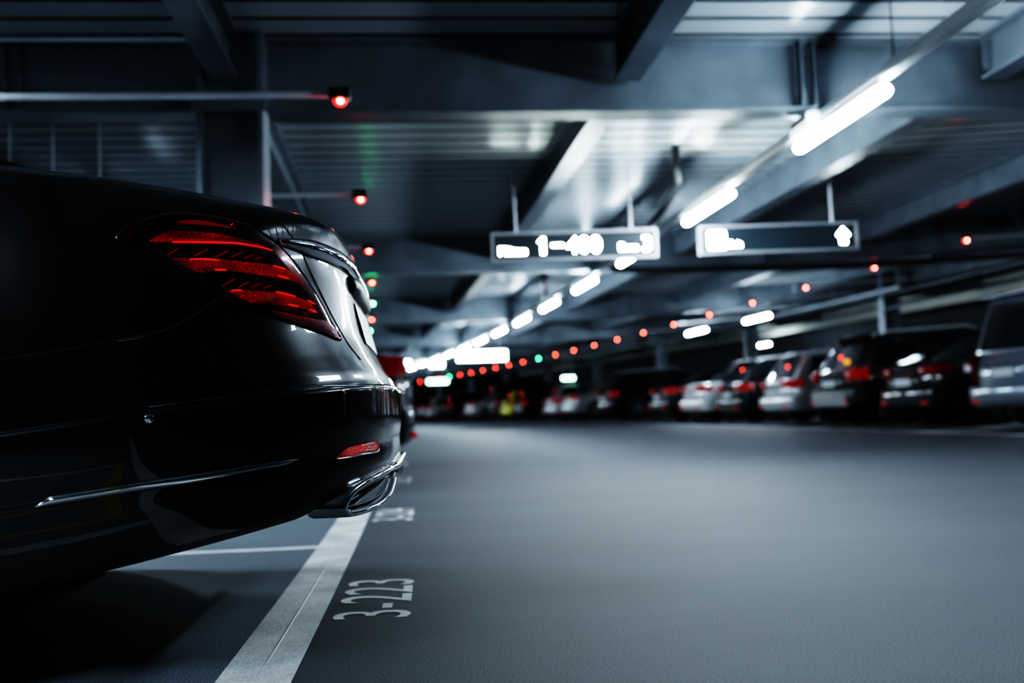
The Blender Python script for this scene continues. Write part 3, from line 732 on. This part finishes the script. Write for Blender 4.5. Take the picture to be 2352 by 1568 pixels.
def patch(name, poly, m, parent, off0=.001, bulge=.004, width=10, step=7.0, smoothed=True, mirror=True, skirt=0.0):
    """a shell that follows the car's skin inside an outline, crowned towards its middle"""
    bp = smooth_poly(poly, step) if smoothed else list(poly)
    xs = [p[0] for p in bp]; ys = [p[1] for p in bp]; ins = []
    y = min(ys); row = 0
    while y < max(ys):
        x = min(xs)+(step/2 if row % 2 else 0)
        while x < max(xs):
            if pip((x, y), bp) and bdist((x, y), bp) > step*.45: ins.append((x, y))
            x += step
        y += step*.87; row += 1
    pts = [Vector(p) for p in bp]+[Vector(p) for p in ins]; nb = len(bp)
    V, _e, F, *_ = geometry.delaunay_2d_cdt(pts, [(i, (i+1) % nb) for i in range(nb)], [], 1, 1e-4)
    vs = []
    for p in V:
        loc, nor = hit(p.x, p.y); d = bdist((p.x, p.y), bp); k = min(1, d/width)
        vs.append(loc+nor*(off0+bulge*math.sin(k*PI/2)))
    fs = []
    for f in F:
        c = sum((V[i] for i in f), Vector((0, 0)))/len(f)
        if pip((c.x, c.y), bp): fs.append(tuple(f))
    hvs = [hv(p) for p in vs]
    out = [mesh(name, hvs, fs, m, parent, True)]
    bm = bmesh.new(); bm.from_mesh(out[0].data)
    bmesh.ops.recalc_face_normals(bm, faces=bm.faces)
    if sum((f.normal.y for f in bm.faces)) > 0: bmesh.ops.reverse_faces(bm, faces=bm.faces)
    bm.to_mesh(out[0].data); bm.free()
    if mirror is not None and mirror is not False:
        mv = [(p[0], -p[1], p[2]) for p in hvs]; out.append(mesh(name, mv, [tuple(reversed(f)) for f in fs], m, mirror if mirror is not True else parent, True))
    return out
def line3(px, step=6, off=.0):
    return [tuple(Vector(l)+n*off) for l, n in (hit(*p) for p in smooth_poly(px, step, False))]
def seam_line(name, px, m, r=.0016, off=.0002, mirror=True, parent=None):
    pts = [hv(p) for p in line3(px, 6, off)]; mb = MB(); mb.tube(pts, r, 6); o = mb.obj(name, m, parent or hero, True)
    if mirror: mb = MB(); mb.tube([(p[0], -p[1], p[2]) for p in pts], r, 6); mb.obj(name, m, parent or hero, True)
    return o
TLZ = lambda pts: [(250+x/4.126, 460+y/4.126) for x, y in pts]
TL = TLZ([(70, 360), (130, 285), (280, 215), (460, 155), (620, 130), (850, 145), (1050, 175), (1300, 235), (1450, 310), (1600, 420), (1750, 580), (1900, 790), (2000, 960), (2100, 1150), (2195, 1320),
          (2050, 1270), (1850, 1200), (1650, 1130), (1450, 1060), (1300, 1010), (1150, 940), (1000, 850), (800, 700), (600, 570), (430, 460), (300, 425), (150, 405)])
bowl, bowl2 = patch('tail_light', TL, M['lamp_dark'], hero, .0012, .0, 10, 8)
bowl['label'] = 'dark red sweptback tail light with three glowing bars'
def lamp(name, poly, m, off0=.0022, bulge=.003, width=6, step=5): patch(name, TLZ(poly), m, bowl, off0, bulge, width, step, mirror=bowl2)
def fin(name, pts, m, r): 
    q = [hv(p) for p in line3(TLZ(pts), 5, .0045)]; rr = [r*(.35+.65*math.sin(PI*(.15+.7*i/max(1, len(q)-1)))) for i in range(len(q))]
    mb = MB(); mb.tube(q, rr, 6); mb.obj(name, m, bowl, True); mb = MB(); mb.tube([(a, -b, c) for a, b, c in q], rr, 6); mb.obj(name, m, bowl2, True)
lamp('light_bar', [(380, 385), (560, 300), (700, 295), (1000, 315), (1250, 370), (1430, 420), (1545, 480), (1420, 440), (1250, 422), (1000, 408), (700, 402), (480, 398)], M['lamp_red'])
lamp('light_bar', [(600, 555), (760, 550), (1000, 558), (1300, 585), (1560, 620), (1750, 690), (1840, 800), (1700, 755), (1500, 722), (1200, 675), (1000, 672), (900, 690), (800, 665)], M['lamp_red'])
lamp('light_bar', [(1140, 860), (1300, 850), (1500, 868), (1700, 900), (1860, 950), (1960, 1050), (1850, 1030), (1700, 1005), (1500, 985), (1380, 985), (1250, 930)], M['lamp_red'])
lamp('light_bar', [(640, 215), (760, 190), (950, 205), (1120, 250), (1200, 275), (1000, 250), (800, 232)], M['lamp_fin'])
lamp('reversing_lamp', [(1540, 1045), (1750, 1085), (1950, 1130), (2085, 1160), (2165, 1300), (2000, 1240), (1750, 1155), (1600, 1100)], M['lamp_clear'])
for p in ([(550, 522), (600, 500), (655, 460)], [(800, 532), (860, 505), (935, 470)], [(1010, 542), (1060, 515), (1125, 485)], [(1150, 547), (1200, 520), (1255, 498)], [(1270, 557), (1310, 540), (1355, 524)], [(1370, 568), (1405, 552), (1440, 544)],
          [(1070, 822), (1110, 790), (1185, 752)], [(1220, 830), (1270, 800), (1330, 775)], [(1340, 838), (1385, 810), (1445, 790)], [(1450, 842), (1485, 825), (1530, 812)]):
    fin('fin', p, M['lamp_fin'], .0019)
for p in ([(600, 402), (800, 404), (1050, 408), (1180, 412), (1330, 432), (1430, 450), (1540, 480)], [(760, 565), (900, 562), (1040, 572)], [(1550, 622), (1665, 656)], [(1590, 716), (1690, 744)], [(1570, 870), (1660, 888), (1755, 915)],
          [(1685, 990), (1785, 1010)], [(1870, 952), (1940, 987)], [(1890, 1040), (1955, 1066)], [(1000, 662), (1105, 665)], [(1150, 862), (1200, 856), (1250, 856)], [(1150, 245), (1165, 232)]):
    fin('bright_edge', p, M['lamp_edge'], .0016)
patch('lens', [(p[0], p[1]) for p in TL], M['lens_shell'], bowl, .0065, .006, 14, 8, mirror=bowl2)
seam_line('lamp_gasket', TL+[TL[0]], M['seam'], .0026, .001)
seam_line('lens_rim_glint', TLZ([(95, 395), (72, 360), (130, 285), (280, 215), (460, 155), (620, 130), (850, 145), (1050, 175), (1300, 235)]), M['edge_glint'], .0013, .0042)  # highlight of the lens's upper edge laid on as a bright line
# chrome trims and reflectors of the bumper
Z2 = lambda pts: [(x/3.919, 1000+y/3.919) for x, y in pts]
def blade(name, top, bot, m, bulge, parent=hero, n=60, off=.0005):
    """a thin moulding between an upper and a lower traced edge, with a crowned section"""
    def resample(pts):
        q = [Vector(p) for p in smooth_poly(pts, 3, False)]; L = [0]
        for i in range(1, len(q)): L.append(L[-1]+(q[i]-q[i-1]).length)
        out = []
        for k in range(n):
            d = L[-1]*k/(n-1); i = max(0, min(len(q)-2, int(np.searchsorted(L, d))-1)); out.append(q[i].lerp(q[i+1], (d-L[i])/max(1e-9, L[i+1]-L[i])))
        return out
    T, B = resample(top), resample(bot); rows = []
    for k in range(n):
        (lt, nt), (lb, nb) = hit(*T[k]), hit(*B[k]); nn = (nt+nb).normalized(); w = (lt-lb).length; h = min(bulge, w*.45)
        rows.append([Vector(hv(lt.lerp(lb, f)+nn*(off+h*g))) for f, g in ((0, 0), (.06, .45), (.25, .85), (.5, 1), (.66, .9), (.80, .62), (.93, .35), (1, 0))])
    for s_ in (1, -1):
        mb = MB(); mb.loft([[Vector((p.x, s_*p.y, p.z)) for p in r] for r in rows], False, False); mb.obj(name, m, parent, True, 75)
blade('chrome_strip', Z2([(310, 640), (400, 580), (500, 540), (1000, 455), (1500, 380), (2038, 300)])+[(600, 1063), (660, 1055), (684, 1053)], Z2([(310, 641), (400, 640), (600, 610), (1000, 545), (1500, 462), (2038, 372)])+[(600, 1079), (650, 1070), (684, 1056)], M['chrome'], .013)
Z3 = lambda pts: [(640+x/3.733, 780+y/3.733) for x, y in pts]
RF = Z3([(485, 1015), (540, 960), (600, 920), (700, 895), (835, 875), (838, 950), (700, 975), (550, 1010)])
patch('reflector', RF, M['reflector'], hero, .002, .003, 5, 5, smoothed=True)
seam_line('reflector_trim', Z3([(840, 872), (845, 955), (700, 983), (550, 1015), (480, 1020)]), M['chrome'], .0022, .003)
# panel gaps
seam_line('panel_gap', [(500, 681), (472, 703), (434, 728), (378, 756), (316, 772), (230, 787), (128, 807), (0, 826)], M['seam'], .0022, -.0004)
seam_line('panel_gap_glint', [(502, 684), (474, 706), (436, 731), (380, 759), (318, 775), (270, 783)], M['edge_glint'], .0014, .0008)  # bright line painting the highlight beside the gap
seam_line('bumper_crease_glint', [(344, 934), (430, 923), (520, 911), (640, 896), (740, 887), (820, 886), (890, 889)], M['edge_glint'], .0014, .0008)  # bright line painting the highlight along the crease
seam_line('bumper_gap', [(640, 1078), (700, 1064), (770, 1056), (830, 1044), (870, 1036)], M['seam'], .0014, .0)
seam_line('trunk_gap', [(606, 480), (640, 508), (668, 540), (692, 578), (706, 610), (730, 660), (765, 730), (800, 790), (828, 826)], M['seam'], .0024, -.0004)
def disc(name, px, r, m, mirror=True, h=.003):
    loc, nor = hit(*px); a = nor.orthogonal().normalized(); b = nor.cross(a)
    R = [[Vector(hv(loc+nor*d+(a*math.cos(2*PI*k/20)+b*math.sin(2*PI*k/20))*q)) for k in range(20)] for q, d in ((r, -.002), (r, h*.6), (r*.85, h), (.0005, h*1.2))]
    mb = MB(); mb.loft(R, True, False); mb.obj(name, m, hero, True, 50)
    if mirror: mb = MB(); mb.loft([[Vector((p.x, -p.y, p.z)) for p in q] for q in R], True, False); mb.obj(name, m, hero, True, 50)
disc('parking_sensor', (343, 961), .0095, M['chrome']); disc('parking_sensor', (786, 906), .011, M['paint'])
# sweeps that follow the rear of the body at one level
def rear_path(vv, t0, t1, n, out=0.0, z=None):
    a = [float(pchip(A[:, 0], A[:, i], np.array([vv]))[0]) for i in range(1, 6)]; pts = []
    for k in range(n):
        t = t0+(t1-t0)*k/(n-1); at = min(1, abs(t)); x = a[3]-RD+RD*math.sqrt(max(0, 1-at**RM))
        zz = a[0]+a[1]*(x+.1)+a[4]*(1-at*at) if z is None else z
        pts.append(Vector((x+out, HY+a[2]*t, zz)))
    return pts
def level_at(z): return float(np.interp(z, A[:, 1], A[:, 0]))
def sweep(name, path, hz, hx, m, parent=hero, n=12, ends=.4):
    mb = MB(); rings = []
    for i, p in enumerate(path):
        t = (path[min(i+1, len(path)-1)]-path[max(i-1, 0)]).normalized(); up = Vector((0, 0, 1)); nx = t.cross(up).normalized()
        if nx.x < 0: nx = -nx
        s = min(1, ends+(1-ends)*min(i, len(path)-1-i)/4)
        rings.append([Vector(hv(p+up*hz*s*math.sin(2*PI*k/n)+nx*hx*s*math.cos(2*PI*k/n))) for k in range(n)])
    mb.loft(rings); return mb.obj(name, m, parent, True)
sweep('trunk_chrome_bar', rear_path(level_at(.935), -.775, .775, 70, .004), .021, .018, M['chrome'])
sweep('trunk_handle', rear_path(level_at(.890), -.34, .34, 30, .0), .030, .024, M['black_plastic'], ends=.7)
def rear_plate(name, z0, z1, t0, t1, out, m, parent=hero, n=16):
    mb = MB(); a = rear_path(level_at(z0), t0, t1, n, out, z0); b = rear_path(level_at(z1), t0, t1, n, out, z1)
    mb.loft([[Vector(hv(p)) for p in (a[i], b[i], b[i]-Vector((.012, 0, 0)), a[i]-Vector((.012, 0, 0)))] for i in range(n)]); return mb.obj(name, m, parent)
pl = rear_plate('number_plate', .735, .845, -.285, .285, .003, M['plate']); rear_plate('plate_band', .738, .842, .245, .283, .0045, M['blue'], pl)
# exhaust finishers joined by a chrome bar: each opening follows the rounded corner of the bumper
def corner_x(y, xr=-.098, w=.925):
    t = min(1, abs(y-HY)/w); return xr-RD+RD*math.sqrt(max(0, 1-t**RM))
def ex_loop(pts, out, inset=0.0):
    sm = smooth_poly(pts, .012, True); n = len(sm); cy = sum(p[0] for p in sm)/n; cz = sum(p[1] for p in sm)/n; res = []
    for i, (y, z) in enumerate(sm):
        a, b = Vector(sm[i-1]), Vector(sm[(i+1) % n]); tg = (b-a).normalized(); nr = Vector((-tg.y, tg.x))
        if nr.dot(Vector((cy-y, cz-z))) < 0: nr = -nr
        y2, z2 = y+nr.x*inset, z+nr.y*inset
        res.append(Vector((corner_x(y2)+out, y2, z2)))
    return res
EXO = [(2.266, .328), (2.270, .352), (2.304, .380), (2.37, .398), (2.48, .410), (2.58, .414), (2.632, .408), (2.634, .390), (2.600, .366), (2.54, .342), (2.45, .324), (2.35, .315), (2.285, .315)]
for s_ in (1, -1):
    mir = lambda p: Vector((p.x-HX, s_*(p.y-HY), p.z))
    mb = MB(); mb.loft([[mir(p) for p in ex_loop(EXO, o, i)] for o, i in ((-.12, .0), (.004, .0), (.012, .002), (.015, .007), (.013, .013), (.004, .017), (-.03, .019))], True, False)
    f1 = mb.obj('exhaust_finisher', M['chrome'], hero, True, 50); f1['label'] = 'chrome framed exhaust outlet in the bumper corner'
    mb = MB(); mb.loft([[mir(p) for p in ex_loop(EXO, o, i)] for o, i in ((-.030, .019), (-.004, .021), (.000, .024), (-.004, .028), (-.05, .030))], True, False); mb.obj('exhaust_bezel', M['dark_chrome'], f1, True, 50)
    mb = MB(); q = ex_loop(EXO, -.045, .026); mb.loft([[mir(p) for p in q], [mir(p+Vector((-.01, 0, 0))) for p in q]], True, True); mb.obj('exhaust_opening', M['seam'], f1)
    lip = [(2.325, .338), (2.40, .338), (2.48, .347), (2.55, .362), (2.598, .388), (2.53, .384), (2.44, .368), (2.37, .356)]
    mb = MB(); mb.loft([[mir(p) for p in ex_loop(lip, o, i)] for o, i in ((-.040, 0), (-.004, .0), (-.002, .002))], True, True); mb.obj('exhaust_lip', M['dark_chrome'], f1, True, 30)
sweep('bumper_chrome_bar', [Vector((corner_x(HY+.95*t)+.008, HY+.95*t, .409)) for t in [-.42+.84*k/50 for k in range(51)]], .0105, .013, M['chrome'])
mb = MB(); yy = [HY-.44+.88*k/40 for k in range(41)]
mb.loft([[Vector(hv((corner_x(y)-dx_, y, z))) for dx_, z in ((.018, .392), (.026, .36), (.06, .345), (.30, .33), (.30, .392))] for y in yy]); mb.obj('rear_diffuser', M['black_plastic'], hero, True, 40)
# ------------------------------------------------------------------ the other parked cars
P_BLACK = flake_mat('black_car_paint', (.003, .0035, .0045), rough=.5, coat=.8); P_SILVER = flake_mat('silver_car_paint', (.46, .48, .50), rough=.32); P_GREY = flake_mat('blue_grey_car_paint', (.16, .19, .23), rough=.3)
P_WHITE = flake_mat('white_car_paint', (.62, .64, .65), rough=.3); P_NAVY = flake_mat('navy_car_paint', (.004, .007, .013), rough=.5, coat=.8); P_YELLOW = flake_mat('yellow_car_paint', (.72, .66, .05), rough=.35)
for pm in (P_SILVER, P_GREY): pm.node_tree.nodes['Principled BSDF'].inputs['Metallic'].default_value = .6
#        L    halfW  belt  roof  cabin xs (rear base, rear roof, front roof, front base)  hood z, tail z, clearance, wheel r
KINDS = {'sedan': (4.85, .91, .99, 1.45, (.62, 1.45, 2.75, 3.62), .98, 1.03, .24, .33),
         'wagon': (4.80, .90, .97, 1.50, (.10, .48, 2.75, 3.62), .97, .98, .22, .33),
         'suv':   (4.75, .95, 1.08, 1.68, (.10, .50, 2.85, 3.65), 1.06, 1.09, .30, .37),
         'hatch': (4.15, .88, .97, 1.47, (.08, .42, 2.35, 3.15), .96, .98, .20, .31),
         'van':   (4.95, .96, 1.12, 1.92, (.06, .26, 3.15, 4.15), 1.06, 1.13, .24, .35)}
def parked_car(kind, xr, y, heading, paint, label, group=None, zbase=0.0, tilt=0.0, lit=False, skid=None, spokes=10, tailstyle='wide', amber=False, badge=True, name=None):
    L, W, belt, roof, cx, hood, tailz, clr, wr = KINDS[kind]
    t = empty(name or {'sedan': 'parked_sedan', 'wagon': 'parked_estate_car', 'suv': 'parked_offroad_car', 'hatch': 'parked_hatchback', 'van': 'parked_van'}[kind], (xr, y, zbase), heading, label, 'car', group)
    t.rotation_euler = (0, -tilt if abs(heading) < 1 else tilt, heading)
    # lower body: cross sections from the tail to the nose
    st = []
    nose = L
    for x, wf, zb, zt in ((-.02, .80, clr+.20, tailz-.20), (.0, .86, clr+.12, tailz-.10), (.06, .93, clr+.06, tailz-.03), (.20, .975, clr+.02, tailz), (.5, .995, clr, tailz+.005), (1.2, 1.0, clr-.03, belt+.02), (2.4, 1.0, clr-.04, belt), (3.4, .995, clr-.03, belt-.01),
                          (L-1.0, .985, clr-.01, hood-.03), (L-.45, .95, clr, hood-.12), (L-.16, .88, clr+.04, hood-.22), (L-.04, .80, clr+.10, hood-.32), (L, .70, clr+.18, hood-.40)):
        w = W*wf; h = zt-zb
        half = [(.0, zb), (.70*w, zb), (.90*w, zb+.04*h), (.965*w, zb+.16*h), (.985*w, zb+.30*h), (.995*w, zb+.46*h), (1.0*w, zb+.60*h), (.992*w, zb+.72*h), (.965*w, zb+.84*h), (.93*w, zb+.93*h), (.86*w, zt-.008), (.74*w, zt), (.40*w, zt+.012), (0, zt+.016)]
        ring = [Vector((x, a, b)) for a, b in half] + [Vector((x, -a, b)) for a, b in reversed(half[1:-1])]
        st.append(ring)
    # finer along the length
    fine = []
    for i in range(len(st)-1):
        k = 3
        for a in range(k):
            u = a/k
            p0, p1, p2, p3 = st[max(0, i-1)], st[i], st[i+1], st[min(len(st)-1, i+2)]
            fine.append([(p1[j]*(1-u)+p2[j]*u) for j in range(len(p1))])
    fine.append(st[-1])
    zm = .5*(clr+tailz)
    for r in fine:
        for p in r:
            if p.x < .6: p.x += (1-p.x/.6)*(.10*(p.y/W)**2+.16*max(0, p.z-zm)**2*2+.10*max(0, zm-p.z))
    c0 = sum(fine[0], Vector())/len(fine[0]); dome_ = []
    for sc_ in (.04, .3, .55, .8):
        dome_.append([Vector((p.x-.05*(1-sc_*sc_)*(1), c0.y+(p.y-c0.y)*sc_, c0.z+(p.z-c0.z)*sc_)) for p in fine[0]])
    for r, sc_ in zip(dome_, (.04, .3, .55, .8)):
        for p in r: p.x = -.02-.045*(1-sc_*sc_) + .10*(p.y/W)**2 + .32*max(0, p.z-zm)**2
    fine = dome_+fine
    mb = MB(); mb.loft(fine); mb.obj('body_shell', paint, t, True, 50)
    cabin(t, cx, (W*.925, W*.70), (belt-.01, roof-.035), paint, dx=0, dy=0)
    # bumper with a plate ledge
    bm_ = MB(); z0, z1 = clr+.10, clr+.36
    pl = [(.10, .985), (-.02, .93), (-.065, .80), (-.085, .5), (-.09, 0), (-.085, -.5), (-.065, -.80), (-.02, -.93), (.10, -.985)]
    rings = []
    for x, f in pl: rings.append([Vector((x, f*W, z)) + Vector((dxx, 0, 0)) for z, dxx in ((z0-.05, .10), (z0, .02), (z0+.06, .0), (z1-.05, .0), (z1, .025), (z1+.01, .14))])
    bm_.loft(rings, True, True); bm_.obj('rear_bumper', paint if skid is None else M['black_plastic'], t, True, 40)
    if skid is not None:
        s = MB(); s.loft([[Vector((-.095+dx_, f*W, z)) for z, dx_ in ((z0-.06, .06), (z0+.02, 0), (z0+.13, .0), (z0+.15, .04))] for f in (-.72, -.60, .60, .72)]); s.obj('skid_plate', skid, t, True, 40)
    # tail lights
    zt = tailz-.05; h = {'wide': .13, 'tall': .18, 'high': .40}[tailstyle]
    for s in (-1, 1):
        inner = {'wide': .48, 'tall': .66, 'high': .80}[tailstyle]
        plan = [(-.022, inner*W), (-.020, .80*W), (.035, .935*W), (.11, .975*W), (.30, 1.005*W), (.30, .93*W), (.10, .88*W), (.03, .78*W), (.03, inner*W)]
        m_ = MB()
        ring = lambda z, dx_: [Vector((x+dx_, s*yy, z)) for x, yy in plan]
        m_.loft([ring(zt-h-.03, .02), ring(zt-h, 0), ring(zt-.10*h, 0), ring(zt, .02)], True, True)
        tl = m_.obj('tail_light', M['tail_lit'] if lit else M['tail'], t)
        if amber and s == -1:
            a = MB(); a.box(-.03, .04, -.80*W, -.70*W, zt+.10, zt+.18, .01); a.obj('amber_lamp', M['amber'], t)
        c = MB(); c.box(-.026, .0, s*(inner+.05)*W if s > 0 else s*(inner+.18)*W, s*(inner+.18)*W if s > 0 else s*(inner+.05)*W, zt-h*.62, zt-h*.38); c.obj('reversing_lamp', M['lamp_clear'], tl)
        r_ = MB(); r_.box(-.098, -.06, s*.70*W-.09, s*.70*W+.09, z0+.02, z0+.06, .006); r_.obj('reflector', M['reflector'], t)
    # plate, trim bar, handle
    zp = tailz-.30 if kind in ('sedan', 'suv', 'wagon') else tailz-.34
    p_ = MB(); p_.box(-.034, -.012, -.26, .26, zp-.055, zp+.055); p_.v = [(a-.035, b, c) for a, b, c in p_.v]; po = p_.obj('number_plate', M['plate'], t)
    p_ = MB(); p_.box(-.036, -.013, .225, .258, zp-.05, zp+.05); p_.v = [(a-.035, b, c) for a, b, c in p_.v]; p_.obj('plate_band', M['blue'], po)
    if badge:
        p_ = MB(); p_.box(-.075, .02, -.40*W, .40*W, zp+.085, zp+.115, .008); p_.obj('chrome_trim', M['chrome'], t)
    if kind in ('suv', 'wagon', 'van'):
        for s in (-1, 1):
            q = MB(); yy = s*W*.68; q.tube([(cx[1]+.10, yy, roof-.06), (cx[1]+.22, yy, roof+.02), (cx[2]-.25, yy, roof+.02), (cx[2]-.1, yy, roof-.06)], .016, 8); q.obj('roof_rail', M['conduit'] if kind != 'van' else M['black_plastic'], t, True, 40)
        q = MB(); q.box(cx[1]-.16, cx[1]+.16, -W*.60, W*.60, roof-.055, roof-.015, .012); q.obj('roof_spoiler', paint, t, True, 40)
    for s in (-1, 1):
        q = MB(); q.box(cx[3]-.62, cx[3]-.46, s*(W+.02) if s > 0 else s*(W+.20), s*(W+.20) if s > 0 else s*(W+.02), belt-.02, belt+.13, .035); q.obj('door_mirror', paint, t, True, 40)
        q = MB(); q.box(cx[3]-.60, cx[3]-.50, s*(W-.06) if s > 0 else s*(W+.05), s*(W+.05) if s > 0 else s*(W-.06), belt, belt+.03); q.obj('mirror_foot', M['black_plastic'], t)
    for x in (.98, L-.92):
        for s in (-1, 1):
            n = 24; R = wr+.055
            ar = MB(); ar.loft([[Vector((x+q*math.cos(2*PI*k/n), s*yy, wr+q*math.sin(2*PI*k/n))) for k in range(n)] for q, yy in ((R, W*.8), (R, W+.004), (R-.02, W+.006))], True, True); ar.obj('wheel_arch', M['underbody'], t)
            wheel(t, x, s*(W-.10), wr, .23, s, spokes, True)
    return t
RX = 8.45
def right_car(k, kind, paint, label, **kw):
    y = 13.42+2.7*k; th = turn(y); x = RX+kw.pop('dx', 0)+CC*y*y
    return parked_car(kind, x, y+kw.pop('dy', 0), th, paint, label, 'cars parked in the opposite row', fz(9.4)+.015, .05, **kw)
right_car(0, 'van', P_GREY, 'blue-grey van cut off by the picture edge, first of the opposite row', tailstyle='high', spokes=7)
right_car(1, 'sedan', P_BLACK, 'shiny black sedan parked between the grey van and the black off-road car', spokes=10, lit=False)
right_car(2, 'suv', P_BLACK, 'tall black off-road car with a silver skid plate, beside the black sedan', skid=P_SILVER, tailstyle='tall', lit=True, amber=True)
right_car(3, 'wagon', P_SILVER, 'silver estate car with red tail lights, beside the tall black off-road car', tailstyle='wide', lit=True)
right_car(4, 'wagon', P_BLACK, 'black estate car parked just beyond the silver estate car', tailstyle='wide', lit=True)
right_car(5, 'sedan', P_WHITE, 'pale sedan squeezed behind the black estate car', lit=True)
right_car(6, 'sedan', P_BLACK, 'dark sedan between the pale sedan and the dark blue off-road car', lit=True)
right_car(8, 'suv', P_NAVY, 'dark blue off-road car beyond the dark sedan, its wheel showing', tailstyle='tall', lit=True, dy=.6)
right_car(10, 'sedan', P_SILVER, 'silver sedan with a bright red tail light beyond the dark blue off-road car', lit=True)
right_car(11, 'hatch', P_SILVER, 'small silver hatchback under the green stall light', tailstyle='tall', lit=True)
right_car(13, 'hatch', P_BLACK, 'small black hatchback parked between the small silver hatchback and the yellow one', tailstyle='tall', lit=True)
right_car(14, 'hatch', P_YELLOW, 'yellow hatchback far along the opposite row', tailstyle='tall')
right_car(15, 'van', P_BLACK, 'black van far along the opposite row beside the yellow hatchback', tailstyle='high')
right_car(17, 'sedan', P_WHITE, 'white sedan far along the opposite row with a red light glowing', lit=True)
right_car(19, 'suv', P_NAVY, 'dark off-road car near the far end of the opposite row', tailstyle='tall', lit=True)
right_car(21, 'wagon', P_WHITE, 'white estate car at the far end of the opposite row', lit=True)
right_car(22, 'sedan', P_SILVER, 'silver sedan at the very end of the hall', lit=True)
for k, (kind, paint, label) in enumerate([('sedan', P_NAVY, 'dark sedan right behind the glossy black sedan, only its red tail light showing'), ('suv', P_BLACK, 'black off-road car hidden third in the row of the glossy black sedan')]):
    y = 8.37+2.7*k; th = turn(y)
    parked_car(kind, -.10+CC*y*y, y, th+PI, paint, label, 'cars parked in the row of the black sedan', 0, 0)
# ------------------------------------------------------------------ world and colour
w = bpy.data.worlds.new('dim_hall'); SC.world = w; w.use_nodes = True
w.node_tree.nodes['Background'].inputs[0].default_value = (.25, .45, .6, 1); w.node_tree.nodes['Background'].inputs[1].default_value = .012
SC.view_settings.view_transform = 'Filmic'; SC.view_settings.look = 'Very High Contrast'; SC.view_settings.exposure = 0.0
SC.cycles.adaptive_threshold = .02; SC.cycles.max_bounces = 6; SC.cycles.diffuse_bounces = 3; SC.cycles.glossy_bounces = 4; SC.cycles.transparent_max_bounces = 8; SC.cycles.transmission_bounces = 4
SC.cycles.sample_clamp_indirect = 6; SC.cycles.caustics_reflective = False; SC.cycles.caustics_refractive = False
SC.cycles.use_denoising = True
